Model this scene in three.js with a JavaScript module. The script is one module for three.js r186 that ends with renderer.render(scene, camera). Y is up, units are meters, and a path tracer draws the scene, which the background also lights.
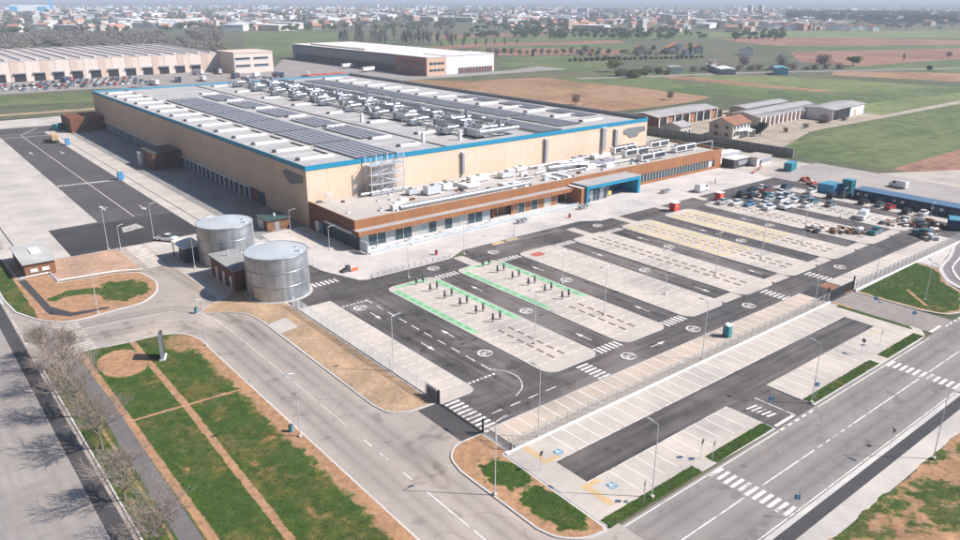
import * as THREE from 'three';
import { mergeGeometries } from 'three/addons/utils/BufferGeometryUtils.js';
import { Sky } from 'three/addons/objects/Sky.js';
import { MarchingCubes } from 'three/addons/objects/MarchingCubes.js';

// ---------------------------------------------------------------- camera, sky, sun, exposure
const scene = new THREE.Scene();
const camera = new THREE.PerspectiveCamera(39.14, 16 / 9, 0.5, 40000);
camera.position.set(0, 56, 0);
camera.rotation.order = 'YXZ';
camera.rotation.set(-0.343946, -0.681499, 0.002146);
const renderer = new THREE.WebGLRenderer({ antialias: true });
renderer.toneMapping = THREE.LinearToneMapping;
renderer.toneMappingExposure = 1.42;
renderer.shadowMap.enabled = true;
const SUN = new THREE.Vector3(0.72 * Math.cos(0.735), Math.sin(0.735), 0.69 * Math.cos(0.735)).normalize();
const sky = new Sky();
sky.name = 'sky'; sky.userData.kind = 'structure';
sky.scale.setScalar(30000);
sky.material.uniforms.sunPosition.value.copy(SUN);
sky.material.uniforms.turbidity.value = 9;
sky.material.uniforms.rayleigh.value = 0.7;
sky.material.uniforms.mieCoefficient.value = 0.006;
scene.add(sky);
scene.environmentIntensity = 0.13;
const sun = new THREE.DirectionalLight(new THREE.Color(1, 0.868, 0.715), 4.95);
sun.name = 'sun';
sun.position.copy(SUN).multiplyScalar(500).add(new THREE.Vector3(120, 0, -150));
sun.target.position.set(120, 0, -150);
sun.castShadow = true; sun.shadow.radius = 1;
Object.assign(sun.shadow.camera, { left: -300, right: 300, top: 300, bottom: -300, near: 1, far: 1200 });
sun.shadow.mapSize.set(4096, 4096);
scene.add(sun, sun.target);
scene.fog = new THREE.FogExp2(new THREE.Color(0.80, 0.90, 1.0), 0.00021);

// ---------------------------------------------------------------- helpers
let seed = 7;
const rnd = () => { seed |= 0; seed = seed + 0x6D2B79F5 | 0; let t = Math.imul(seed ^ seed >>> 15, 1 | seed); t = t + Math.imul(t ^ t >>> 7, 61 | t) ^ t; return ((t ^ t >>> 14) >>> 0) / 4294967296; };
const rr = (a, b) => a + (b - a) * rnd();
const clamp = (v, a = 0, b = 1) => Math.min(b, Math.max(a, v));
const smooth = (a, b, v) => { const t = clamp((v - a) / (b - a)); return t * t * (3 - 2 * t); };
const lerp = (a, b, t) => a + (b - a) * t;
const hash = (x, y, s) => { let h = Math.imul(x, 374761393) + Math.imul(y, 668265263) + Math.imul(s, 974634777) | 0; h = Math.imul(h ^ h >>> 13, 1274126177); return ((h ^ h >>> 16) >>> 0) / 4294967296; };
function vnoise(x, y, s, px = 1 << 20, py = px) {
  const xi = Math.floor(x), yi = Math.floor(y), fx = x - xi, fy = y - yi;
  const ux = fx * fx * (3 - 2 * fx), uy = fy * fy * (3 - 2 * fy);
  const m = (v, p) => ((v % p) + p) % p;
  const x0 = m(xi, px), x1 = m(xi + 1, px), y0 = m(yi, py), y1 = m(yi + 1, py);
  return lerp(lerp(hash(x0, y0, s), hash(x1, y0, s), ux), lerp(hash(x0, y1, s), hash(x1, y1, s), ux), uy);
}
function fbm(x, y, s, oct = 4, p = 1 << 20) { let a = 0.5, v = 0, n = 0, f = 1; for (let i = 0; i < oct; i++) { v += a * vnoise(x * f, y * f, s + i * 17, p * f); n += a; a *= 0.55; f *= 2; } return v / n; }
function tex(w, h, Lx, Ly, fn, wrap = true) {
  const d = new Uint8Array(w * h * 4);
  for (let j = 0; j < h; j++) for (let i = 0; i < w; i++) {
    const c = fn(i / w, j / h), k = (j * w + i) * 4;
    d[k] = clamp(c[0]) * 255; d[k + 1] = clamp(c[1]) * 255; d[k + 2] = clamp(c[2]) * 255; d[k + 3] = 255;
  }
  const t = new THREE.DataTexture(d, w, h);
  t.colorSpace = THREE.SRGBColorSpace; t.magFilter = THREE.LinearFilter; t.minFilter = THREE.LinearMipmapLinearFilter; t.generateMipmaps = true;
  t.wrapS = t.wrapT = wrap ? THREE.RepeatWrapping : THREE.ClampToEdgeWrapping;
  t.repeat.set(1 / Lx, 1 / Ly); t.needsUpdate = true;
  return t;
}
const tPaintFn = (s) => tex(512, 512, 9, 9, (u, v) => { const a = fbm(u * 9, v * 9, s, 4, 9), c = vnoise(u * 256, v * 256, s + 3, 256), k = 0.97 - smooth(0.5, 0.75, a * 0.75 + c * 0.25) * 0.34 - c * 0.06; return [k, k * 0.985, k * 0.965]; });
const P = THREE.MeshStandardMaterial;
const std = (rgb, rough = 0.85, o = {}) => new P({ color: new THREE.Color().setRGB(...rgb), roughness: rough, ...o });
function numbered(n) { const c = numbered.c ??= {}; c[n] = (c[n] ?? -1) + 1; return c[n] ? `${n}_${String(c[n]).padStart(3, '0')}` : n; }
function put(name, geo, mat, parent) {
  const m = new THREE.Mesh(Array.isArray(geo) ? join(geo) : geo, mat);
  m.name = name; m.castShadow = m.receiveShadow = true; (parent ?? scene).add(m); return m;
}
function join(list) { return list.length === 1 ? list[0] : mergeGeometries(list.map(g => g.index ? g.toNonIndexed() : g)); }
function ground(name, geo, mat) { const m = put(numbered(name), geo, mat); m.userData.kind = 'structure'; return m; }
function groundGroup(name) { const g = new THREE.Group(); g.name = numbered(name); g.userData.kind = 'structure'; scene.add(g); return g; }
function thing(name, label, category, [x, y, z] = [0, 0, 0], turn = 0, group) {
  const o = new THREE.Group(); o.name = numbered(name); o.position.set(x, y, z); o.rotation.y = turn;
  o.userData = { label, category }; if (group) o.userData.group = group; scene.add(o); return o;
}
function tag(o, label, category, group) { o.userData = { label, category }; if (group) o.userData.group = group; return o; }
function dup(src, label, [x, y, z], turn = 0, group = src.userData.group) {
  const r = src.clone(); r.name = numbered(src.name.replace(/_\d{3}$/, '')); r.position.set(x, y, z); r.rotation.y = turn;
  r.userData = { label, category: src.userData.category }; if (group) r.userData.group = group; scene.add(r); return r;
}
function metric(g) { // uv in metres from the dominant axis of each face
  const p = g.attributes.position, n = g.attributes.normal, uv = new Float32Array(p.count * 2);
  for (let i = 0; i < p.count; i++) {
    const ax = Math.abs(n.getX(i)), ay = Math.abs(n.getY(i)), az = Math.abs(n.getZ(i));
    const [u, v] = ay >= ax && ay >= az ? [p.getX(i), -p.getZ(i)] : ax > az ? [p.getZ(i), p.getY(i)] : [p.getX(i), p.getY(i)];
    uv[2 * i] = u; uv[2 * i + 1] = v;
  }
  g.setAttribute('uv', new THREE.BufferAttribute(uv, 2)); return g;
}
// box given by its base centre
const box = (w, h, d, x = 0, y = 0, z = 0, ry = 0) => { const g = new THREE.BoxGeometry(w, h, d).toNonIndexed(); if (ry) g.rotateY(ry); g.translate(x, y + h / 2, z); return metric(g); };
// box given by its extents
const ext = (x0, x1, y0, y1, z0, z1) => box(x1 - x0, y1 - y0, z1 - z0, (x0 + x1) / 2, y0, (z0 + z1) / 2);
const cyl = (r0, r1, h, x = 0, y = 0, z = 0, n = 12) => { const g = new THREE.CylinderGeometry(r1, r0, h, n).toNonIndexed(); g.translate(x, y + h / 2, z); return g; };
function bar(a, b, r, n = 6, r1 = r) { // a round bar between two points
  const A = new THREE.Vector3(...a), B = new THREE.Vector3(...b), d = B.clone().sub(A), g = new THREE.CylinderGeometry(r1, r, d.length(), n).toNonIndexed();
  g.applyQuaternion(new THREE.Quaternion().setFromUnitVectors(new THREE.Vector3(0, 1, 0), d.clone().normalize()));
  const c = A.add(B).multiplyScalar(0.5); g.translate(c.x, c.y, c.z); return g;
}
function flat(pts, y, holes = []) { // horizontal sheet, uv in metres
  const c = pts.map(q => new THREE.Vector2(q[0], -q[1])); if (THREE.ShapeUtils.isClockWise(c)) c.reverse();
  const hs = holes.map(h => { const a = h.map(q => new THREE.Vector2(q[0], -q[1])); if (!THREE.ShapeUtils.isClockWise(a)) a.reverse(); return a; });
  const f = THREE.ShapeUtils.triangulateShape(c, hs), all = c.concat(...hs);
  const pos = [], nor = [], uv = [];
  for (const t of f) for (const i of t) { pos.push(all[i].x, y, -all[i].y); nor.push(0, 1, 0); uv.push(all[i].x, all[i].y); }
  const g = new THREE.BufferGeometry();
  g.setAttribute('position', new THREE.Float32BufferAttribute(pos, 3)); g.setAttribute('normal', new THREE.Float32BufferAttribute(nor, 3)); g.setAttribute('uv', new THREE.Float32BufferAttribute(uv, 2));
  return g;
}
function rim(pts, y0, y1) { // upright sides round a polygon
  const pos = [], nor = [], uv = []; let L = 0, area = 0;
  pts.forEach((q, i) => { const n = pts[(i + 1) % pts.length]; area += q[0] * n[1] - n[0] * q[1]; });
  const s = area > 0 ? 1 : -1;
  pts.forEach((a, i) => {
    const b = pts[(i + 1) % pts.length], dx = b[0] - a[0], dz = b[1] - a[1], l = Math.hypot(dx, dz) || 1, nx = s * dz / l, nz = -s * dx / l;
    const Q = [[a, y0, 0], [b, y0, l], [b, y1, l], [a, y0, 0], [b, y1, l], [a, y1, 0]]; if (s > 0) { Q.reverse(); }
    for (const [p, y, t] of Q) { pos.push(p[0], y, p[1]); nor.push(nx, 0, nz); uv.push(L + t, y); }
    L += l;
  });
  const g = new THREE.BufferGeometry();
  g.setAttribute('position', new THREE.Float32BufferAttribute(pos, 3)); g.setAttribute('normal', new THREE.Float32BufferAttribute(nor, 3)); g.setAttribute('uv', new THREE.Float32BufferAttribute(uv, 2));
  return g;
}
const slab = (pts, y0, y1) => join([flat(pts, y1), rim(pts, y0, y1)]);
function inset(pts, d) {
  let area = 0; const n = pts.length;
  pts.forEach((q, i) => { const b = pts[(i + 1) % n]; area += q[0] * b[1] - b[0] * q[1]; });
  const s = area > 0 ? 1 : -1;
  return pts.map((q, i) => {
    const a = pts[(i + n - 1) % n], b = pts[(i + 1) % n];
    const e1 = [q[0] - a[0], q[1] - a[1]], e2 = [b[0] - q[0], b[1] - q[1]], l1 = Math.hypot(...e1) || 1, l2 = Math.hypot(...e2) || 1;
    const n1 = [-s * e1[1] / l1, s * e1[0] / l1], n2 = [-s * e2[1] / l2, s * e2[0] / l2];
    const m = [n1[0] + n2[0], n1[1] + n2[1]], k = Math.max(0.6, (m[0] * m[0] + m[1] * m[1]) / 2);
    return [q[0] + m[0] * d / k, q[1] + m[1] * d / k];
  });
}
const rect = (x0, z0, x1, z1) => [[x0, z0], [x1, z0], [x1, z1], [x0, z1]];
function rounded(x0, z0, x1, z1, r, n = 7) {
  const o = [];
  for (const [cx, cz, a0] of [[x1 - r, z0 + r, -90], [x1 - r, z1 - r, 0], [x0 + r, z1 - r, 90], [x0 + r, z0 + r, 180]])
    for (let i = 0; i <= n; i++) { const a = (a0 + 90 * i / n) * Math.PI / 180; o.push([cx + r * Math.cos(a), cz + r * Math.sin(a)]); }
  return o;
}
function curve(pts, k = 6) { // a smooth closed outline through the given points
  const c = new THREE.CatmullRomCurve3(pts.map(q => new THREE.Vector3(q[0], 0, q[1])), true, 'centripetal');
  return c.getPoints(pts.length * k).slice(0, -1).map(v => [v.x, v.z]);
}
function smoothOpen(pts, k = 6) { const c = new THREE.CatmullRomCurve3(pts.map(q => new THREE.Vector3(q[0], 0, q[1])), false, 'centripetal'); return c.getPoints((pts.length - 1) * k).map(v => [v.x, v.z]); }
function wavy(pts, amp, s, step = 0.7) { // an outline roughened as a growing edge is
  const o = []; pts.forEach((a, i) => { const b = pts[(i + 1) % pts.length], l = Math.hypot(b[0] - a[0], b[1] - a[1]), n = Math.max(1, Math.round(l / step)); for (let k = 0; k < n; k++) { const x = lerp(a[0], b[0], k / n), z = lerp(a[1], b[1], k / n); o.push([x + amp * (fbm(x * 0.9, z * 0.9, s, 3) - 0.5) * 2, z + amp * (fbm(x * 0.9 + 40, z * 0.9, s, 3) - 0.5) * 2]); } });
  return o;
}
const inside = (pts, x, z) => { let c = false; for (let i = 0, j = pts.length - 1; i < pts.length; j = i++) if ((pts[i][1] > z) !== (pts[j][1] > z) && x < (pts[j][0] - pts[i][0]) * (z - pts[i][1]) / (pts[j][1] - pts[i][1]) + pts[i][0]) c = !c; return c; };

// ---------------------------------------------------------------- materials
const grainTex = (s, L, lo, coarse, fine) => tex(1024, 1024, L, L, (u, v) => {
  const a = fbm(u * 6, v * 6, s, 4, 6) - 0.5, b = vnoise(u * 512, v * 512, s + 5, 512) - 0.5, c = fbm(u * 60, v * 60, s + 9, 3, 60) - 0.5;
  const k = lo + a * coarse + b * fine + c * fine;
  return [k + a * 0.02, k, k - a * 0.03];
});
const tAsph = grainTex(11, 46, 0.84, 0.34, 0.10), tConc = grainTex(31, 38, 0.90, 0.22, 0.06), tSoil = tex(1024, 1024, 30, 30, (u, v) => {
  const a = fbm(u * 8, v * 8, 51, 5, 8) - 0.5, c = fbm(u * 90, v * 90, 52, 2, 90) - 0.5, st = vnoise(u * 400, v * 400, 53, 400) > 0.86 ? 0.09 : 0;
  const k = 0.84 + a * 0.34 + c * 0.22 + st; return [k, k - a * 0.05, k - 0.02 - a * 0.08];
});
// streaks left by wheels and sweepers along the roads: stretched noise
const tRoad = tex(1024, 1024, 52, 52, (u, v) => {
  const a = fbm(u * 5, v * 5, 71, 4, 5) - 0.5, b = vnoise(u * 512, v * 512, 75, 512) - 0.5, s = (vnoise(u * 8, v * 120, 77, 8, 120) - 0.5) + (vnoise(u * 120, v * 8, 78, 120, 8) - 0.5);
  const f = fbm(u * 40, v * 40, 79, 3, 40) - 0.5; const k = 0.87 + a * 0.16 + b * 0.06 + s * 0.055 + f * 0.07; return [k, k - 0.005, k - a * 0.04];
});
// membrane roof: faint sheets and dirt
const tRoof = tex(1024, 1024, 44, 44, (u, v) => { const a = fbm(u * 7, v * 7, 91, 5, 7) - 0.5, sh = hash(Math.floor(u * 22), Math.floor(v * 3), 93) - 0.5, e = (u * 22) % 1 < 0.05 ? -0.07 : 0; const k = 0.9 + a * 0.16 + sh * 0.05 + e; return [k, k, k - a * 0.03]; });
// ploughed and sown land: rows along one way
const fieldTex = (s, c0, c1, c2, rows) => tex(1024, 1024, 240, 240, (u, v) => {
  const a = fbm(u * 5, v * 5, s, 5, 5), b = vnoise(u * 3, v * rows, s + 3, 3, rows), c = fbm(u * 70, v * 70, s + 8, 3, 70);
  const tram = Math.min((v * 10) % 1, (v * 10 + 0.08) % 1) < 0.018 ? 0.10 : 0; const t = smooth(0.35, 0.65, a * 0.75 + b * 0.15 + (c - 0.5) * 0.35 + 0.04), q = smooth(0.62, 0.75, fbm(u * 9 + 3, v * 9, s + 20, 3, 9) * 0.8 + c * 0.2), d = 0.88 + 0.24 * c - tram + (vnoise(u * 3, v * rows * 2, s + 33, 3, rows * 2) - 0.5) * 0.08;
  return [0, 1, 2].map(i => lerp(lerp(c0[i], c1[i], t), c2[i], q * 0.6) * d);
});
const tPaint = tPaintFn(121), tWall = tex(1024, 256, 64, 16, (u, v) => { const a = vnoise(u * 220, v * 2, 131, 220, 2), b = fbm(u * 10, v * 4, 133, 4, 10) - 0.5, c = vnoise(u * 700, v * 3, 135, 700, 3) - 0.5; const k = 0.955 - smooth(0.72, 1, a) * 0.06 + b * 0.09 + c * 0.03; return [k, k - 0.004, k - 0.012]; });
const M = {
  road: std([0.33, 0.29, 0.25], 0.9, { map: tRoad }),
  dark: std([0.085, 0.079, 0.078], 0.88, { map: tAsph }),
  strip: std([0.075, 0.073, 0.075], 0.9, { map: tRoad }),
  oldpale: std([0.375, 0.345, 0.315], 0.92, { map: tRoad }),
  conc: std([0.58, 0.535, 0.48], 0.9, { map: tConc }),
  concwarm: std([0.54, 0.48, 0.41], 0.9, { map: tConc }),
  apron: std([0.30, 0.30, 0.295], 0.9, { map: tConc }),  // dock concrete, darkened for the warehouse shadow that lies on it
  pave: std([0.59, 0.525, 0.455], 0.92, { map: tConc }),
  pavewarm: std([0.57, 0.475, 0.38], 0.92, { map: tConc }),
  fore: std([0.64, 0.585, 0.535], 0.9, { map: tConc }),
  kerb: std([0.64, 0.61, 0.57], 0.85, { map: tConc }),
  paint: std([0.86, 0.845, 0.81], 0.7, { map: tPaint }),
  paintworn: std([0.64, 0.61, 0.56], 0.8, { map: tPaint }),
  yellow: std([0.85, 0.62, 0.17], 0.75, { map: tConc }),
  orange: std([0.66, 0.47, 0.26], 0.8, { map: tConc }),
  greenpaint: std([0.36, 0.62, 0.38], 0.8, { map: tConc }),
  greendark: std([0.20, 0.46, 0.24], 0.8, { map: tConc }),
  redpaint: std([0.55, 0.16, 0.11], 0.8, { map: tConc }),
  bluepaint: std([0.10, 0.33, 0.58], 0.75),
  soil: std([0.58, 0.35, 0.215], 0.98, { map: tSoil }),
  tansoil: std([0.52, 0.36, 0.235], 0.98, { map: tSoil }),
  gravel: std([0.58, 0.38, 0.27], 0.98, { map: tSoil }),
  cream: [[0.78, 0.585, 0.42], [0.765, 0.572, 0.41], [0.79, 0.597, 0.43]].map(c => std(c, 0.75, { map: tWall })),
  blue: std([0.008, 0.235, 0.37], 0.5),
  bluelight: std([0.07, 0.26, 0.36], 0.6),
  roof: std([0.52, 0.505, 0.48], 0.75, { map: tRoof }),
  white: std([0.80, 0.80, 0.79], 0.6), offwhite: std([0.68, 0.66, 0.62], 0.7),
  steel: std([0.42, 0.44, 0.46], 0.35, { metalness: 0.7 }),
  galv: std([0.66, 0.67, 0.68], 0.5, { metalness: 0.4 }),
  grey: std([0.30, 0.31, 0.32], 0.7), darkgrey: std([0.06, 0.065, 0.07], 0.6), black: std([0.02, 0.02, 0.022], 0.5),
  brown: std([0.17, 0.065, 0.03], 0.7), cladding: std([0.37, 0.155, 0.06], 0.75, { map: tWall }), claddingb: std([0.395, 0.17, 0.068], 0.75, { map: tWall }),
  brick: std([0.36, 0.17, 0.09], 0.85, { map: tSoil }),
  glass: new THREE.MeshPhysicalMaterial({ color: new THREE.Color().setRGB(0.04, 0.07, 0.085), roughness: 0.08, metalness: 0, specularIntensity: 1 }),
  panel: std([0.31, 0.325, 0.37], 0.5, { metalness: 0.1 }),
  tile: std([0.40, 0.19, 0.11], 0.9, { map: tSoil }), plaster: std([0.62, 0.57, 0.50], 0.85, { map: tConc }),
  navy: std([0.010, 0.045, 0.11], 0.55), teal: std([0.03, 0.24, 0.27], 0.5), red: std([0.55, 0.05, 0.03], 0.5), orangeplastic: std([0.70, 0.16, 0.06], 0.6),
  bark: std([0.16, 0.13, 0.11], 0.95), wood: std([0.35, 0.18, 0.09], 0.85), rubber: std([0.02, 0.02, 0.02], 0.8),
};
const FIELDS = [
['green',[[293,-170],[489,-169],[626,-170],[433,-114],[337,-113],[278,-113],[271,-136],[277,-158]]],
['soil',[[278,-113],[337,-113],[467,-115],[252,-56],[272,-89]]],
['track',[[291,-178],[347,-176],[504,-175],[634,-172],[619,-168],[490,-169],[339,-172],[286,-170]]],
['olive',[[355,-180],[402,-189],[416,-208],[442,-203],[548,-191],[665,-181],[635,-173],[505,-175],[378,-177]]],
['green',[[454,-328],[479,-309],[477,-253],[544,-226],[634,-197],[673,-184],[548,-191],[442,-203],[426,-222],[418,-245],[405,-260],[429,-302]]],
['tan',[[490,-383],[496,-359],[492,-275],[495,-242],[480,-251],[473,-305],[477,-345],[469,-385]]],
['olive',[[518,-366],[551,-326],[565,-286],[580,-202],[495,-242],[492,-275],[496,-359]]],
['tan',[[317,-478],[344,-435],[372,-436],[406,-424],[403,-385],[407,-333],[403,-275],[373,-268],[327,-267],[302,-273],[299,-315],[296,-365],[294,-444]]],
['green',[[410,-425],[447,-406],[465,-373],[429,-302],[405,-260],[403,-275],[407,-333],[403,-385]]],
['green',[[507,-594],[579,-583],[559,-490],[489,-439],[441,-443],[446,-522]]],
['green',[[507,-449],[545,-396],[516,-374],[475,-390],[459,-417]]],
['soil',[[568,-702],[649,-687],[697,-604],[634,-550],[584,-588],[525,-615]]],
['green',[[644,-795],[811,-670],[715,-590],[649,-687],[568,-702]]],
['soil',[[556,-782],[659,-813],[867,-753],[813,-697],[604,-746],[523,-736]]],
['green',[[666,-937],[1073,-888],[1242,-764],[1083,-665],[867,-753],[659,-813],[556,-782]]],
['soil',[[720,-1012],[827,-1021],[961,-969],[908,-916],[752,-929],[666,-937]]],
['soil',[[1020,-692],[1172,-618],[1266,-456],[1362,-384],[1161,-325],[1127,-404],[918,-534],[938,-604]]],
['olive',[[1073,-888],[1380,-768],[1680,-608],[1809,-514],[1362,-384],[1332,-480],[1083,-665]]],
['green',[[877,-565],[1127,-404],[1161,-325],[1092,-305],[1047,-375],[848,-468]]],
['soil',[[822,-466],[1047,-375],[1092,-305],[975,-271],[861,-306],[698,-327],[698,-384]]],
['green',[[664,-328],[698,-327],[861,-306],[993,-277],[747,-205],[696,-245]]],
['tan',[[633,-316],[696,-245],[718,-197],[649,-177],[619,-217],[596,-301]]],
['green',[[565,-1361],[664,-1345],[687,-1220],[594,-1027],[390,-794],[332,-744],[342,-830]]],
['green',[[38,-542],[68,-543],[118,-530],[144,-524],[131,-481],[106,-478],[61,-494],[34,-493]]],
['green',[[415,-358],[484,-378],[454,-328],[429,-302]]]
];
// ---------------------------------------------------------------- the setting: land, fields, roads, yards
const tLand = fieldTex(201, [0.44, 0.48, 0.34], [0.54, 0.52, 0.41], [0.38, 0.44, 0.30], 40);
ground('ground', flat(rect(-9000, -16000, 16000, 3000), -0.09), std([0.5, 0.5, 0.48], 1, { map: tLand }));
{
  const mk = (s, c0, c1, c2, rows) => std([0.80, 0.80, 0.80], 1, { map: fieldTex(s, c0, c1, c2, rows) });
  const FM = { green: mk(211, [0.335, 0.41, 0.225], [0.43, 0.475, 0.285], [0.46, 0.475, 0.31], 90), soil: mk(221, [0.55, 0.40, 0.32], [0.64, 0.48, 0.39], [0.58, 0.44, 0.33], 120), tan: mk(231, [0.60, 0.455, 0.33], [0.66, 0.53, 0.40], [0.55, 0.49, 0.33], 110), olive: mk(241, [0.44, 0.49, 0.28], [0.51, 0.54, 0.34], [0.40, 0.46, 0.26], 70), track: std([0.50, 0.44, 0.36], 1, { map: tSoil }) };
  FIELDS.forEach(([k, pts], i) => { const f = ground(k === 'track' ? 'dirt_track' : 'field', flat(pts, -0.06 + i * 0.0015), FM[k]); f.userData.label = k; delete f.userData.label; });
}
// country roads beyond the site
const farRoad = (pts, w, m) => { const L = pts.map((q, i) => { const a = pts[Math.max(0, i - 1)], b = pts[Math.min(pts.length - 1, i + 1)], l = Math.hypot(b[0] - a[0], b[1] - a[1]); return [-(b[1] - a[1]) / l * w / 2, (b[0] - a[0]) / l * w / 2]; }); ground('country_road', flat([...pts.map((q, i) => [q[0] + L[i][0], q[1] + L[i][1]]), ...pts.map((q, i) => [q[0] - L[i][0], q[1] - L[i][1]]).reverse()], -0.012), m); };
farRoad([[420, -402], [560, -352], [700, -285], [900, -190]], 8, M.oldpale);
farRoad([[-80, -440], [40, -432], [82, -428], [160, -420]], 9, M.dark);
farRoad([[-80, -462], [40, -452], [120, -446]], 8, M.tansoil);

// roads: worn wheel paths, patches and cracks where the traffic runs
const segd = (x, z, pts) => { let d = 1e9; for (let i = 0; i < pts.length - 1; i++) { const a = pts[i], b = pts[i + 1], dx = b[0] - a[0], dz = b[1] - a[1], t = clamp(((x - a[0]) * dx + (z - a[1]) * dz) / (dx * dx + dz * dz)); d = Math.min(d, Math.hypot(x - a[0] - t * dx, z - a[1] - t * dz)); } return d; };
const wear = (x, z, lanes) => {
  const a = fbm(x * 0.07, z * 0.07, 801, 4) - 0.5, c = vnoise(x * 9, z * 9, 803) - 0.5, f = fbm(x * 0.8, z * 0.8, 805, 3) - 0.5; let t = 0;
  for (const l of lanes) { const d = segd(x, z, l); t += (smooth(0.55, 0.1, Math.abs(d - 0.85)) * 0.05 + smooth(2.3, 1.2, d) * 0.045) * (0.6 + 0.8 * fbm(x * 0.15 + 4, z * 0.15, 807, 2)); }
  const crack = smooth(0.010, 0, Math.abs(fbm(x * 0.10 + 3, z * 0.10 + 9, 813, 3) - 0.5)) * 0.07, stain = smooth(0.68, 0.8, fbm(x * 0.5 + 30, z * 0.5, 811, 3)) * 0.10, dust = smooth(0.55, 0.75, fbm(x * 0.06 + 17, z * 0.06, 815, 4)) * 0.07;
  const k = 0.88 + a * 0.14 + c * 0.05 + f * 0.06 - t - crack - stain + dust; return [k + dust * 0.3, k, k - dust * 0.25];
};
const siteLanes = [[[14, -137], [24, -136.6], [33, -135.4], [38.6, -131.6], [41, -124], [41, -30]], [[14, -143.4], [30, -143], [39, -141], [44.5, -134], [46.6, -124], [46.6, -30]], [[46.6, -118], [47, -145], [45, -170], [40, -190]], [[46, -64], [48, -73], [56, -75]]];
const tSite = tex(1024, 2048, 48, 190, (u, v) => wear(13 + u * 48, -26 - v * 190, siteLanes), false); tSite.offset.set(-13 / 48, -26 / 190);
const tSE = tex(2048, 256, 190, 14, (u, v) => wear(56 + u * 190, -32.5 - v * 14, [[[40, -36.3], [260, -36.3]], [[40, -42.2], [260, -42.2]]]), false); tSE.offset.set(-56 / 190, -32.5 / 14);
M.siteRoad = std([0.475, 0.415, 0.36], 0.92, { map: tSite }); M.seRoad = std([0.335, 0.305, 0.28], 0.92, { map: tSE });
const roadSheet = (pts, m, y = 0, name = 'road') => ground(name, flat(pts, y), m);
roadSheet(rect(-16, -520, 11.7, 60), M.oldpale);
roadSheet(rect(11.7, -520, 13.7, 60), M.strip, 0.004, 'road_edge_strip');
roadSheet([[13.7, -215], [57.2, -215], [57.2, 60], [13.7, 60]], M.siteRoad);
roadSheet(rect(57.2, -45.1, 420, -33.4), M.seRoad);
ground('bicycle_path', flat(rect(57.2, -33.0, 420, -32.1), 0.004), M.strip);
ground('bicycle_path', flat(rect(57.2, -32.1, 420, -31.4), 0.003), M.strip);
ground('kerb', slab(rect(57.2, -33.6, 420, -33.0), 0, 0.11), M.kerb);
ground('footpath', slab(rect(57.2, -31.4, 420, -28.9), -0.05, 0.02), M.conc);
// west kerb line
ground('kerb', slab(rect(13.7, -300, 14.2, -164), 0, 0.13), M.kerb);

// car park asphalt, with dust, tyre marks and patched lanes of its own
const tLot = tex(2048, 1024, 180, 90, (u, v) => {
  const x = 55 + u * 180, z = -56 - v * 90;
  const a = fbm(x * 0.09, z * 0.09, 301, 5) - 0.5, c = vnoise(x * 9, z * 9, 303) - 0.5, f = fbm(x * 0.9, z * 0.9, 305, 3) - 0.5;
  const along = z > -76 || z < -124 ? vnoise(x * 0.06, z * 1.7, 307) : vnoise(x * 1.7, z * 0.06, 308);
  const dust = smooth(0.5, 0.72, fbm(x * 0.05 + 7, z * 0.05, 309, 4)) * (0.5 + along) ;
  const seam = Math.min(Math.abs(((z > -76 || z < -124 ? z : x) / 4.6 % 1 + 1) % 1 - 0.5) < 0.012 ? 0.05 : 0, 0.05), oil = seam + smooth(0.66, 0.8, fbm(x * 0.55 + 30, z * 0.55, 311, 3)) * 0.16, crack = smooth(0.012, 0.0, Math.abs(fbm(x * 0.11 + 3, z * 0.11 + 9, 313, 3) - 0.5)) * 0.10; const k = 0.74 - oil - crack + a * 0.38 + c * 0.06 + f * 0.14 + (along - 0.5) * 0.20 + dust * 0.24;
  return [k + dust * 0.05, k + dust * 0.01, k - dust * 0.015];
}, false);
tLot.offset.set(-55 / 180, -56 / 90);
M.lot = std([0.168, 0.153, 0.145], 0.86, { map: tLot });
ground('car_park_asphalt', flat([[57.2, -79.6], [57.2, -63.9], [232, -63.9], [232, -134.9], [104, -134.9], [104, -131.6], [75, -131.6], [71, -142], [71, -155], [57.2, -131]], 0.004), M.lot);
ground('driveway', flat(rect(53.6, -80.3, 57.2, -69.8), 0.006), M.dark);

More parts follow.
